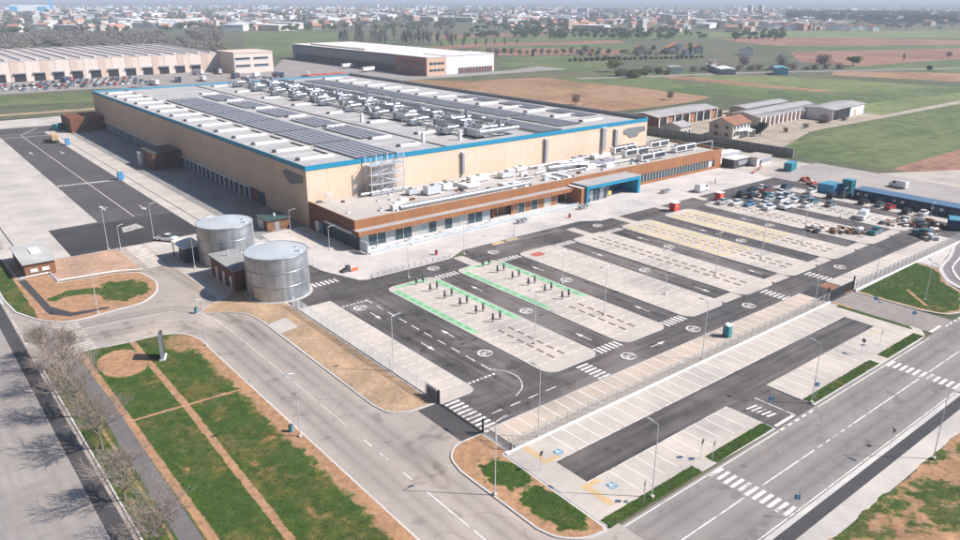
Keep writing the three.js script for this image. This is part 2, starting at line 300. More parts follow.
// parking blocks with raised kerbs, paving, painted stalls and wheel stops
const lineX = box(4.7, 0.006, 0.16), lineZ = box(0.16, 0.006, 4.7), stop1 = box(0.26, 0.11, 1.6), dash = box(0.75, 0.006, 1.6);
function place(name, geo, mat, parent, x, y, z, ry = 0) { const m = put(name, geo, mat, parent); m.position.set(x, y, z); m.rotation.y = ry; return m; }
const BX = [76, 93.9, 111.9, 129.6, 147.3, 165.1, 183, 200.8], Z0 = -124.6, Z1 = -76.3;
const stopMat = std([0.40, 0.30, 0.22], 0.9, { map: tConc });
BX.forEach((x0, b) => {
  const x1 = x0 + 12, g = groundGroup('parking_block');
  const o = rounded(x0, Z0, x1, Z1, 2.2);
  put('kerb', slab(o, 0, 0.12), M.kerb, g);
  put('paving', flat(inset(o, 0.16), 0.126), b === 7 ? M.conc : M.pave, g);
  for (let z = Z0 + 2.4; z < Z1 - 1.5; z += 2.5) {
    const yel = (b === 4 || b === 5) && z < -94;
    for (const xc of [x0 + 2.65, x1 - 2.65]) place('stall_line', lineX, yel ? M.yellow : M.paint, g, xc, 0.128, z);
    const cx = x0 + 6, zc = z + 1.25;
    if (zc > Z1 - 2.5) continue;
    if ((b < 2 && zc > -95) || b === 3 || b > 3) for (const s of [-1, 1]) place('wheel_stop', stop1, yel ? M.yellow : stopMat, g, cx + s * 1.15, 0.126, zc);
    if (yel) for (const s of [-1, 1]) place('bay_mark', dash, M.yellow, g, cx + s * 4.3, 0.128, zc);
    if (b < 2 && zc < -96.5) for (const s of [-1, 1]) place('bay_mark', dash, M.greendark, g, cx + s * 4.9, 0.142, zc);
  }
  if (b < 2) for (const s of [-1, 1]) put('green_band', flat(rect(x0 + 6 + s * 5.0 - 0.75, -122.2, x0 + 6 + s * 5.0 + 0.75, -95.9), 0.138), M.greenpaint, g);
  if (b < 2) put('green_band', flat(rect(x0 + 2, -124.1, x1 - 2, -122.9), 0.138), M.greenpaint, g);
  if (b === 2) put('red_bay_mark', flat(rounded(x0 + 2, -122.5, x0 + 5.2, -120, 0.6), 0.134), M.redpaint, g);
});
{ // single row along the west fence
  const g = groundGroup('parking_block'), o = [...[[57.3, -125.6], [64.1, -125.6]], ...smoothOpen([[64.1, -81.5], [63.7, -80.1], [62.6, -79.6]]), [57.3, -79.6]];
  put('kerb', slab(o, 0, 0.12), M.kerb, g); put('paving', flat(inset(o, 0.16), 0.126), M.pave, g);
  for (let z = -123; z < -80.5; z += 2.5) place('stall_line', lineX, M.paint, g, 61.4, 0.128, z);
}
{ // long row along the south fence, on both sides of the gate
  for (const [xa, xb] of [[58.4, 139.8], [150.4, 204]]) {
    const g = groundGroup('parking_block'), o = rect(xa, -70.1, xb, -64.1);
    put('kerb', slab(o, 0, 0.12), M.kerb, g); put('paving', flat(inset(o, 0.16), 0.126), xa < 60 ? M.pavewarm : M.pave, g);
    for (let x = xa + 2.5; x < xb - 1; x += 2.5) place('stall_line', lineZ, M.paint, g, x, 0.128, -67.5);
  }
}
{ // row of stalls by the site huts
  const g = groundGroup('parking_block'), o = rect(218.4, -124, 223.6, -72);
  put('kerb', slab(o, 0, 0.12), M.kerb, g); put('paving', flat(inset(o, 0.16), 0.126), M.conc, g);
  for (let z = -121.5; z < -73; z += 2.5) place('stall_line', lineX, M.paintworn, g, 221, 0.128, z);
}
// small lot by the road
const tLow = tex(1024, 256, 86, 22, (u, v) => { const x = 55 + u * 86, z = -43 - v * 22, c = wear(x, z, [[[58, -57.2], [136, -57.2]], [[58, -54.2], [136, -54.2]]]), s = (vnoise(x * 0.09, z * 1.6, 821) - 0.5) * 0.2 + (fbm(x * 0.3, z * 0.3, 823, 4) - 0.5) * 0.3; return c.map(q => q - 0.06 + s); }, false); tLow.offset.set(-55 / 86, -43 / 22);
{
  const g = groundGroup('roadside_car_park');
  const o = [[55.6, -45.9], [56.1, -63.7], [139.6, -63.7], [140.2, -49.5], ...smoothOpen([[140.2, -49.5], [140, -47], [137.6, -45.4]]), [135, -45.2], [99.6, -45.2], [99.6, -53], [89.3, -53], [89.3, -45.2]];
  put('kerb', slab(o, 0, 0.13), M.kerb, g); put('paving', flat(inset(o, 0.2), 0.136), M.pave, g);
  put('aisle', flat([[60, -58.5], [135, -58.5], [135, -53], [99.7, -53], [99.7, -52.4], [89.2, -52.4], [89.2, -53], [60, -53]], 0.144), M.lot2 = std([0.165, 0.15, 0.14], 0.88, { map: tLow }), g);
  put('entry', flat(rect(89.3, -53, 99.6, -45.2), 0.012), M.lot2, g);
  for (let x = 63.8; x < 134; x += 2.5) place('stall_line', lineZ, M.paint, g, x, 0.142, -61.1);
  for (let x = 63.8; x < 134; x += 2.5) if (x < 88 || x > 100.8) place('stall_line', lineZ, M.paint, g, x, 0.142, -50.4);
  put('front_line', flat(rect(60, -58.65, 134.6, -58.5), 0.148), M.paint, g); put('front_line', flat(rect(60, -53, 89.2, -52.87), 0.148), M.paint, g);
  const bayBlue = std([0.16, 0.38, 0.55], 0.8, { map: tPaint });
  for (const z of [-61.3, -50.4]) {
    put('orange_bay_edge', flat(rect(58.6, z - 2.4, 59.6, z + 2.4), 0.142), M.orange, g); put('orange_bay_edge', flat(rect(59.6, z + (z < -55 ? 1.6 : -2.4), 61.5, z + (z < -55 ? 2.4 : -1.6)), 0.142), M.orange, g);
    put('disabled_bay_mark', flat(rect(61.2, z - 0.1 + (z < -55 ? 0.9 : -0.7), 62.4, z + 1.1 + (z < -55 ? 0.9 : -0.7)), 0.143), bayBlue, g);
    const sx = 61.8, sz = z + 0.5 + (z < -55 ? 0.9 : -0.7), ring = new THREE.RingGeometry(0.25, 0.36, 16).rotateX(-Math.PI / 2).toNonIndexed(); ring.translate(sx, 0.1465, sz + 0.1);
    put('wheelchair_symbol', [ring, ext(sx - 0.06, sx + 0.06, 0.144, 0.147, sz - 0.5, sz - 0.05), ext(sx, sx + 0.35, 0.144, 0.1468, sz - 0.12, sz - 0.02)], M.paint, g);
  }
  put('yellow_line', flat(rect(131, -51.9, 133.8, -51.7), 0.143), M.yellow, g); put('yellow_line', flat(rect(133.8, -52.8, 134.0, -48.2), 0.143), M.yellow, g);
  // give-way markings at the entry
  put('stop_line', flat(rect(90, -45.9, 94.6, -45.4), 0.018), M.paint, g); put('centre_line', flat(rect(94.8, -52, 95, -45.4), 0.018), M.paint, g);
  for (let i = 0; i < 5; i++) put('hatch_mark', flat([[91 + 0.1 * i, -51 + i * 0.75], [93.2, -50.7 + i * 0.75], [93.2, -50.35 + i * 0.75], [91 + 0.1 * i, -50.65 + i * 0.75]], 0.018), M.paint, g);
}
// crossings
const stripe = {};
function zebra(x0, z0, x1, z1, alongX, n, m = M.paint, y = 0.012) {
  const g = groundGroup('crosswalk'); const w = (alongX ? x1 - x0 : z1 - z0) / (2 * n - 1);
  for (let i = 0; i < n; i++) { const a = i * 2 * w; put('stripe', alongX ? flat(rect(x0 + a, z0, x0 + a + w, z1), y) : flat(rect(x0, z0 + a, x1, z0 + a + w), y), m, g); }
}
zebra(73, -44.6, 75.6, -34.2, false, 11); zebra(121, -44.6, 123.6, -34.2, false, 11);
zebra(19.6, -145.2, 23.2, -131.6, false, 13, M.paintworn);
zebra(57.6, -79.2, 60.2, -69.6, false, 10); zebra(81.2, -75.6, 83.8, -70.4, false, 6); zebra(134.2, -75.6, 136.8, -70.4, false, 6); zebra(151.2, -75.6, 153.8, -70.4, false, 6);
zebra(42.6, -186, 46.4, -168, false, 12, M.paint); zebra(65.5, -136.6, 71, -134.4, true, 6);
BX.slice(0, 7).forEach((x, i) => { const m = i > 3 ? M.pave : M.paint; if (i < 2) zebra(x + 12.3, -78.6, BX[i + 1] - 0.3, -76.4, true, 6, m); else ground('crossing', slab(rect(x + 12.02, -79.3, BX[i + 1] - 0.02, -76.6), 0, 0.05), M.pave); if (i < 4) zebra(x + 12.3, -124.4, BX[i + 1] - 0.3, -122.3, true, 6, m); });
for (const x of [98.6, 135, 152.5, 170.2, 188]) ground('raised_crossing', slab(rect(x, -131.5, x + 2.8, -124.7), 0, 0.06), M.pave);
ground('fresh_asphalt', flat([[138, -70.2], [147, -70.2], [147, -64], [140, -64]], 0.008), std([0.060, 0.058, 0.061], 0.85, { map: tAsph }));
ground('soil_verge', flat(rect(147, -70.2, 150.3, -64.2), 0.008), M.brick);
// lane markings
const mk = (name, geo, m = M.paint) => ground(name, geo, m);
for (let z = -122; z < -84; z += 4) mk('lane_dash', flat(rect(69.9, z, 70.12, z + 2.4), 0.012));
for (let x = 66; x < 79; x += 3.6) mk('lane_dash', flat(rect(x - 4.6, -73.1, x - 2.6, -72.9), 0.012));
for (const [x0, z] of [[64.4, -82.4], [64.6, -121.8]]) for (let i = 0; i < 7; i++) mk('give_way_mark', flat(rect(x0 + i * 0.8, z, x0 + i * 0.8 + 0.45, z + 0.5), 0.012));
{ const c = smoothOpen([[70, -84], [71.6, -81.6], [71.8, -79], [70.2, -76.2], [67.4, -74.6]], 4); for (let i = 0; i < c.length - 1; i += 1) { const [a, b] = [c[i], c[i + 1]], dx = b[0] - a[0], dz = b[1] - a[1], l = Math.hypot(dx, dz), nx = -dz / l * 0.1, nz = dx / l * 0.1; mk('turn_line', flat([[a[0] + nx, a[1] + nz], [a[0] - nx, a[1] - nz], [a[0] + dx * 0.75 - nx, a[1] + dz * 0.75 - nz], [a[0] + dx * 0.75 + nx, a[1] + dz * 0.75 + nz]], 0.012)); } }
mk('centre_line', flat(rect(43.55, -124, 43.73, -82), 0.012), M.paintworn); mk('centre_line', flat(rect(43.55, -64, 43.73, -40), 0.012)); for (const z of [-78.5, -74.5, -69]) mk('lane_dash', flat(rect(43.55, z, 43.73, z + 2), 0.012));
mk('centre_line', flat(rect(76.2, -39.3, 88.6, -39.12), 0.012)); mk('centre_line', flat(rect(99, -39.3, 120.4, -39.12), 0.012)); mk('centre_line', flat(rect(124, -39.3, 136, -39.12), 0.012)); mk('centre_line', flat(rect(57.4, -39.3, 72.4, -39.12), 0.012));
for (let x = 89.6; x < 98; x += 2) mk('lane_dash', flat(rect(x, -39.3, x + 1.1, -39.12), 0.012));
for (const [a, b] of [[57.2, 89.2], [99.8, 137.6]]) mk('edge_line', flat(rect(a, -44.75, b, -44.6), 0.012)); for (let x = 89.6; x < 99; x += 1.9) mk('lane_dash', flat(rect(x, -44.8, x + 1, -44.5), 0.012));
mk('edge_line', flat(rect(57.2, -34, 420, -33.85), 0.012)); mk('stop_line', flat(rect(140.6, -45.9, 145, -45.4), 0.012)); for (let x = 145.4; x < 153; x += 1.9) mk('lane_dash', flat(rect(x, -45.1, x + 1, -44.8), 0.012));
mk('edge_line', flat([[22, -141.5], [31, -140.6], [38, -139.6], [41.5, -136.8], [43.2, -131], [43.5, -124], [43.7, -124], [43.5, -131], [41.8, -137], [38.2, -139.9], [31, -140.9], [22, -141.8]], 0.012), M.paintworn);
mk('edge_line', flat(rect(13.95, -160, 14.2, -140), 0.012), M.paintworn);
// arrows and speed roundels painted in the aisles
const arrowGeo = (() => { const g = flat([[-0.09, 1.9], [0.09, 1.9], [0.09, -0.4], [0.42, -0.4], [0, -2.1], [-0.42, -0.4], [-0.09, -0.4]], 0); return g; })();
for (const [x, z, a] of [[67.2, -97, Math.PI], [73, -99, 0], [90.8, -83, 0], [108.9, -85, 0], [126.6, -84, Math.PI], [90.9, -113, 0], [108.9, -114, 0], [126.7, -113, Math.PI], [144.4, -83, 0], [144.4, -114, 0], [162.2, -110, Math.PI], [180, -108, 0], [98.5, -72.9, -Math.PI / 2], [67.3, -114, Math.PI]]) { const m = mk('lane_arrow', arrowGeo); m.position.set(x, 0.012, z); m.rotation.y = a; }
const ringG = new THREE.RingGeometry(1.0, 1.32, 28).rotateX(-Math.PI / 2).toNonIndexed(), r0 = new THREE.RingGeometry(0.28, 0.46, 14).rotateX(-Math.PI / 2).toNonIndexed();
for (const [x, z] of [[73.2, -88.8], [67, -119], [88.9 + 2, -98], [91.1, -73], [108.7, -73], [108.9, -105.2], [126.7, -98.8], [126.3, -73], [162.1, -73.1], [91.2, -128.6], [108.7, -129], [144.3, -129], [144.4, -106.1], [162.2, -98], [180, -101]]) {
  const g = groundGroup('speed_roundel'); g.position.set(x, 0.012, z); put('ring', ringG, M.paint, g);
  const zero = put('digit', r0, M.paint, g); zero.position.set(0.42, 0, 0); put('digit', flat([[-0.75, -0.5], [-0.2, -0.5], [-0.2, 0.5], [-0.75, 0.5], [-0.75, 0.32], [-0.4, 0.32], [-0.4, 0.09], [-0.66, 0.09], [-0.66, -0.09], [-0.4, -0.09], [-0.4, -0.32], [-0.75, -0.32]], 0), M.paint, g);
}
for (const [x, z] of [[114.2, -134], [118.8, -134]]) mk('loading_bay_mark', flat(rounded(x - 1.8, z - 0.6, x + 1.8, z + 0.9, 0.4), 0.012), M.orange);
for (const z of [-133, -132.2]) mk('bay_mark', flat(rect(112, z, 134, z + 0.14), 0.011), M.paintworn);

// forecourt in front of the shop: large slabs with joints
{
  const g = groundGroup('forecourt');
  const o = [[70, -157], [71.2, -142], [74.6, -132.2], [76, -131.6], [98, -131.6], [104, -134.8], [143, -134.8], [148, -131.6], [232, -131.2], [232, -152.2], [85, -152.2], [84, -176], [72, -176]];
  put('kerb', slab(o, 0, 0.10), M.kerb, g); put('paving', flat(inset(o, 0.2), 0.106), M.fore, g);
  put('terrace', slab(rect(85.2, -151, 157.6, -145), 0.06, 0.28), std([0.70, 0.67, 0.635], 0.85, { map: tConc }), g);
  for (let x = 90; x < 158; x += 6.8) place('joint', box(0.05, 0.006, 5.9), M.grey, g, x, 0.279, -147.8);
}
// west yard
ground('yard_concrete', flat([[16.5, -430], [90, -430], [90, -186], [72, -176], [70, -157], [71, -155], [57.2, -131], [50, -128.5], [47.5, -133], [47, -187], [31.1, -187], [16.5, -190]], 0.006), M.conc);
ground('truck_lane', flat([[44.6, -382], [62.1, -382], [61.8, -187], [31.1, -187], [31.3, -213], [43.2, -213.8]], 0.012), std([0.115, 0.108, 0.108], 0.88, { map: tRoad }));
ground('truck_lane', flat([[20, -405], [82, -399], [82, -382.4], [20, -382.4]], 0.012), std([0.115, 0.108, 0.108], 0.88, { map: tRoad }));
ground('truck_lane', flat([[31.15, -187.05], [61.7, -187.05], [61.7, -211], [31.35, -212.8]], 0.016), std([0.070, 0.067, 0.070], 0.86, { map: tAsph }));
ground('shade_toned_dock_apron', flat(rect(70, -400, 85, -172), 0.012), M.apron);  // apron concrete with the wall shadow partly put into its colour
for (const [x, z0, z1] of [[64.7, -362, -195]]) ground('drain_channel', flat(rect(x - 0.14, z0, x + 0.14, z1), 0.014), M.darkgrey);
for (let z = -370; z < -220; z += 16) ground('slab_joint', flat(rect(18.5, z, 43.4, z + 0.12), 0.011), M.grey);
ground('slab_joint', flat([[22, -240], [22.3, -240], [22.3, -195], [22, -195]], 0.0112), M.darkgrey);
for (const x of [26, 34.5]) ground('slab_joint', flat(rect(x, -372, x + 0.1, -215), 0.0116), M.grey);
mk('lane_line', flat(rect(52.2, -379, 52.5, -214), 0.02), M.paintworn); mk('stop_line', flat([[44.8, -374.5], [62, -371], [62, -370.5], [44.8, -374]], 0.021), M.paint);
mk('lane_line', flat([[52.4, -378], [52.9, -378], [62, -396], [61.4, -396]], 0.0205), M.paintworn);
for (let i = 0; i < 22; i++) mk('stop_dash', flat(rect(44 + i * 0.8, -265.8 + i * 0.1, 44.45 + i * 0.8, -264 + i * 0.1), 0.021));
for (let i = 0; i < 4; i++) mk('hatch_mark', flat([[45.8 + 0.2 * i, -199.6 - i * 1.25], [51.4 - 0.2 * i, -201.4 - i * 1.25], [51.3 - 0.2 * i, -202.1 - i * 1.25], [46 + 0.2 * i, -200.3 - i * 1.25]], 0.021));
for (const [x, z, a] of [[48, -330, 0], [48, -228, 0], [57.5, -325, Math.PI], [57, -222, Math.PI]]) { const m = mk('lane_arrow', arrowGeo, M.paintworn); m.position.set(x, 0.021, z); m.rotation.y = a; m.scale.setScalar(1.7); }
// ground round the tanks and east of the shop
ground('gravel_yard', flat(rect(219.5, -330, 263, -134.95), -0.004), M.concwarm);
ground('service_road', flat(rect(232.1, -134.9, 266, 40), -0.002), std([0.46, 0.42, 0.38], 0.95, { map: tRoad }));
ground('gravel_yard', flat([[232, -131], [232, -63.9], [178, -63.9], [178, -45.2], [420, -45.2], [420, -28], [232, 30]], -0.008), M.concwarm);

ground('farm_yard', flat([[269, -150], [282, -158], [330, -172], [405, -172], [410, -184], [360, -236], [280, -240], [269, -236]], -0.02), std([0.50, 0.42, 0.33], 0.95, { map: tSoil }));
// islands of bare soil and grass
const grassTone = (x, z, s) => { const lush = s > 455 && s < 535 ? 0.13 : 0;
  const a = fbm(x * 0.16, z * 0.16, s, 5), b = fbm(x * 1.1, z * 1.1, s + 4, 3), c = vnoise(x * 7, z * 7, s + 7), d = fbm(x * 0.45 + 9, z * 0.22, s + 11, 4);
  const dry = 0.85 * smooth(0.40, 0.70, -lush + a * 0.6 + d * 0.4 + (b - 0.5) * 0.35), soil = smooth(0.64, 0.80, d * 0.7 + b * 0.3 - lush), k = 0.84 + 0.30 * b + (c - 0.5) * 0.36;
  const g = [0.275, 0.385, 0.115], y = [0.455, 0.42, 0.215], e = [0.66, 0.51, 0.34];
  return [0, 1, 2].map(i => lerp(lerp(g[i], y[i], dry), e[i], soil * 0.8) * k);
};
const tGrass = (w, h, x0, z0, Lx, Lz, s, soilAt) => { const t = tex(w, h, Lx, Lz, (u, v) => { const x = x0 + u * Lx, z = z0 - v * Lz, g = grassTone(x, z, s), q0 = soilAt ? soilAt(x, z) : 0, q = clamp(q0 + (fbm(x * 2.6, z * 2.6, s + 41, 3) - 0.5 + (vnoise(x * 11, z * 11, s + 43) - 0.5) * 0.4) * 6 * q0 * (1 - q0)); if (q <= 0) return g; const k = 0.84 + (fbm(x * 1.4, z * 1.4, s + 31, 4) - 0.5) * 0.3 + (vnoise(x * 9, z * 9, s + 33) - 0.5) * 0.16; return [0.93, 0.725, 0.545].map((c, i) => lerp(g[i], c * k, q)); }, false); t.offset.set(-x0 / Lx, z0 / Lz); return t; };
const dist = (x, z, a, b) => { const dx = b[0] - a[0], dz = b[1] - a[1], t = clamp(((x - a[0]) * dx + (z - a[1]) * dz) / (dx * dx + dz * dz)); return Math.hypot(x - a[0] - t * dx, z - a[1] - t * dz); };
const I2 = [[14.2, -128.6], [18, -131], ...smoothOpen([[21.9, -131.4], [27.5, -130.4], [33.5, -129.9], [36.7, -127.8], [38, -123.8], [38, -119]]), [38, 30], [14.2, 30]];
const I2soil = (x, z) => {
  const n = (fbm(x * 0.8, z * 0.8, 401, 3) - 0.5), w = n * 1.0;
  let q = smooth(0.75, -0.75, 37.6 - x - 1.9 - w * 2.2) ; // along the kerb
  q = Math.max(q, smooth(0.62, 0.4, dist(x, z, [28.4, -130.5], [28.1, -103]) - w * 0.3), smooth(0.62, 0.4, dist(x, z, [28.1, -103], [26.8, -60]) - w * 0.3), smooth(0.42, 0.22, dist(x, z, [19, -103], [36, -102.1]) - w * 0.25));
  const e = Math.hypot((x - 24.8) / 3.7, (z + 122.6) / 5.6) ; q = Math.max(q, smooth(1.06, 0.94, e + w * 0.14));
  q = Math.max(q, 0.8 * smooth(1.3, 0.8, Math.hypot((x - 35.2) / 2.8, (z + 125) / 4) + w * 0.8), smooth(0.7, 0.4, Math.abs(x - 20.4 + w * 0.2)) * (z < -70 ? 1 : 0.8), smooth(0.3, 0.1, Math.abs(x - 16.9)) * 0.7);
  return q;
};
const M2 = std([0.62, 0.62, 0.62], 1, { map: tGrass(512, 2048, 14, -20, 25, 112, 411, I2soil) });
const islands = groundGroup('verge_island');
put('kerb', slab(I2, 0, 0.13), M.kerb, islands); put('grass_and_soil', flat(inset(I2, 0.24), 0.137), M2, islands);
put('footpath', flat([[17.6, -128.5], [19.6, -129.5], [20.1, -110], [19.6, -72], [19.2, -30], [17.2, -30], [17.4, -72], [17.9, -110]], 0.143), std([0.20, 0.185, 0.175], 0.95, { map: tRoad }), islands);
// north-west island
const I1 = [[14.3, -196], [14.3, -166], ...smoothOpen([[15, -157.6], [17.6, -151.1], [20.7, -147.1], [24, -146.1], [31, -147], [35.2, -147.6], [38.9, -151.2], [40.7, -155.6], [41.2, -159.4], [40.2, -166.3]]), [36, -168.6], [25.1, -169.9], [24.6, -177.4], [19, -177], [18.4, -196]];
const I1soil = (x, z) => {
  const w = (fbm(x * 0.7, z * 0.7, 431, 3) - 0.5) * 2, oval = Math.hypot((x - 25.4) / 4.6, (z + 155.6) / 4.4);
  const green = Math.max(smooth(1.05, 0.9, Math.hypot((x - 34.2) / 5.0, (z + 157) / 6.4) + w * 0.28), smooth(1.05, 0.9, Math.hypot((x - 26.4) / 5.2, (z + 160) / 3.4) + w * 0.3), x < 18 + w * 0.3 ? 1 : 0);
  return clamp(Math.max(1 - green, smooth(1.03, 0.95, oval + w * 0.05)));
};
const M1 = std([0.62, 0.62, 0.62], 1, { map: tGrass(1024, 1024, 14, -144, 28, 54, 441, I1soil) });
const isl1 = groundGroup('verge_island'); put('kerb', slab(I1, 0, 0.13), M.kerb, isl1); put('grass_and_soil', flat(inset(I1, 0.4), 0.137), M1, isl1);
put('footpath', flat([[18.6, -176], [20, -176], [20.9, -156.5], [23.4, -150.6], [29.5, -149.6], [29.5, -148.4], [22.6, -148.8], [19.8, -152.5]], 0.143), M.strip, isl1);
ground('soil_yard', slab([[25.2, -187], [30.9, -187], [31, -186.6], [40.5, -186], [41, -166.8], [36.2, -169], [25.4, -170.3]], 0, 0.06), M.gravel);
// island between driveway and roadside lot
const I3 = [...smoothOpen([[57, -69.8], [52.3, -69.6], [50.1, -67.7], [49.2, -64.5]]), ...smoothOpen([[49.2, -50.5], [50, -48], [52.2, -46], [55, -45.3]]), [55.5, -46], [56, -63.9], [57, -64.2]];
const I3soil = (x, z) => { const w = (fbm(x * 0.8, z * 0.8, 451, 3) - 0.5) * 2; return clamp(1 - Math.max(smooth(1.08, 0.9, Math.hypot((x - 53.2) / 2.5, (z + 52.4) / 5.2) + w * 0.4), smooth(1.08, 0.9, Math.hypot((x - 53.3) / 2.5, (z + 60.5) / 3.6) + w * 0.4))); };
const isl3 = groundGroup('verge_island'); put('kerb', slab(I3, 0, 0.13), M.kerb, isl3); put('grass_and_soil', flat(inset(I3, 0.3), 0.137), std([0.62, 0.62, 0.62], 1, { map: tGrass(512, 1024, 48, -44, 10, 27, 461, I3soil) }), isl3);
// tan strip between road and west fence
{
  const o = [[57.1, -131], [57.1, -80.2], ...smoothOpen([[52.4, -80.7], [50.2, -82.2], [49.3, -85.6]]), [49.5, -124.5], ...smoothOpen([[49.5, -124.5], [48.6, -129.5], [46, -132.8], [41.8, -135]]), [43.5, -137.5], [48.5, -140], [52, -143.5], [57, -143]];
  const g = groundGroup('gravel_strip'); put('kerb', slab(o, 0, 0.12), M.kerb, g); put('gravel', flat(inset(o, 0.25), 0.126), M.tansoil, g);
  put('concrete_pad', slab([[49.8, -122.4], [53.6, -123.3], [53.6, -118], [49.8, -117.4]], 0.1, 0.15), M.conc, g);
}
// lawn by the east gate, grass strips of the roadside lot
const I4 = [[149.3, -63.6], [178.6, -63.9], [177.6, -58.6], ...smoothOpen([[174.5, -56.6], [169.4, -53.6], [165.5, -49.2], [159, -46.4]]), ...smoothOpen([[154.5, -45.6], [151.2, -47.2], [149.6, -51]])];
const I4soil = (x, z) => { const w = (fbm(x * 0.7, z * 0.7, 471, 3) - 0.5) * 2; let d = 1e9; I4.forEach((a, i) => { const b = I4[(i + 1) % I4.length]; if (!(a[1] < -63 && b[1] < -63)) d = Math.min(d, dist(x, z, a, b)); }); return clamp(Math.max(smooth(1.2, 0.7, d + w * 0.7), smooth(0.45, 0.25, dist(x, z, [158.6, -57.2], [153, -51.5]) - w * 0.15))); };
const isl4 = groundGroup('verge_island'); put('kerb', slab(I4, 0, 0.13), M.kerb, isl4); put('grass_and_soil', flat(inset(I4, 0.3), 0.137), std([0.62, 0.62, 0.62], 1, { map: tGrass(1024, 512, 148, -44, 32, 21, 481, I4soil) }), isl4);
ground('gate_road', flat(rect(140.3, -63.9, 149.3, -45.1), 0.008), std([0.34, 0.30, 0.27], 0.92, { map: tRoad }));
ground('soil_verge', slab(wavy([[139.9, -63.6], [141.4, -63.6], [141.2, -60.5], [139.9, -58]], 0.2, 5), 0, 0.02), M.soil);
const GS = [[55.8, -47, 72.8, -45.45], [75.9, -47.2, 89.1, -45.45], [99.8, -47.1, 120.6, -45.45], [123.7, -47.2, 137.4, -45.5]];
const grassStrip = std([0.62, 0.62, 0.62], 1, { map: tGrass(1024, 128, 50, -44, 96, 20, 491, null) });
for (const [a, b, c, d] of GS) ground('grass_strip', slab(wavy(rect(a, b, c, d), 0.07, 6, 0.5), 0.1, 0.17), grassStrip);
ground('grass_strip', slab(wavy([[138.6, -62], [139.9, -62], [140, -49], [138.9, -48]], 0.1, 7, 0.5), 0.1, 0.17), grassStrip);
// roundabout at the right edge
{ const g = groundGroup('roundabout_apron'); const o = smoothOpen([[203, -64.5], [190, -60.6], [179, -58.4], [174.9, -56.4], [171, -53.6], [168.6, -50], [168, -46]]).concat([[168, -45.2], [230, -45.2], [230, -64.5]]); put('paving', flat(o, 0.004), std([0.27, 0.25, 0.245], 0.9, { map: tRoad }), g);
  const k = smoothOpen([[203, -64.5], [190, -60.6], [179, -58.4], [174.9, -56.4], [171, -53.6], [168.6, -50], [168, -46]]); put('kerb', slab([...k, ...k.map(q => [q[0] - 0.9, q[1] + 0.1 - 0.6]).reverse()], 0, 0.2), M.kerb, g); put('kerb', slab([...k.map(q => [q[0] + 2, q[1] + 1]), ...k.map(q => [q[0] + 2.4, q[1] + 1.3]).reverse()], 0, 0.1), M.paint, g);
  put('pavement', slab([[178.8, -63.9], [203, -63.9], [189, -61.3], [178.4, -59.2]], 0, 0.1), M.fore, g); }
// bare embankment at the lower right
{
  const nx = 150, nz = 40, x0 = 62, x1 = 150, z0 = -28.9, z1 = -2, pos = [], uv = [], idx = [];
  for (let j = 0; j <= nz; j++) for (let i = 0; i <= nx; i++) { const x = lerp(x0, x1, i / nx), t = j / nz, z = lerp(z0, z1, t) + (j === 0 ? (fbm(x * 0.5, 3, 521, 3) - 0.5) * 0.9 : 0); const h = smooth(0, 0.35, t) * (1.1 + 1.6 * (fbm(x * 0.12, z * 0.12, 523, 3) - 0.5)) + (fbm(x * 0.7, z * 0.7, 525, 4) - 0.5) * 0.5 * smooth(0, 0.1, t); pos.push(x, 0.03 + Math.max(-0.02, h), z); uv.push(x, -z); }
  for (let j = 0; j < nz; j++) for (let i = 0; i < nx; i++) { const a = j * (nx + 1) + i; idx.push(a, a + nx + 1, a + 1, a + 1, a + nx + 1, a + nx + 2); }
  const g = new THREE.BufferGeometry(); g.setAttribute('position', new THREE.Float32BufferAttribute(pos, 3)); g.setAttribute('uv', new THREE.Float32BufferAttribute(uv, 2)); g.setIndex(idx); g.computeVertexNormals();
  const soil = (x, z) => { const w = fbm(x * 0.22, z * 0.35, 531, 4), f = fbm(x * 1.3, z * 1.3, 533, 3); return clamp(smooth(0.62, 0.44, w * 0.75 + f * 0.25 + smooth(100, 112, x) * 0.12)); };
  M.bank = std([0.62, 0.62, 0.62], 1, { map: tGrass(2048, 512, 60, 0, 92, 32, 541, soil) });
  ground('embankment', g, M.bank);
  ground('rough_land', flat(rect(57.2, -2.2, 420, 60), 0.5), M.tansoil);
}
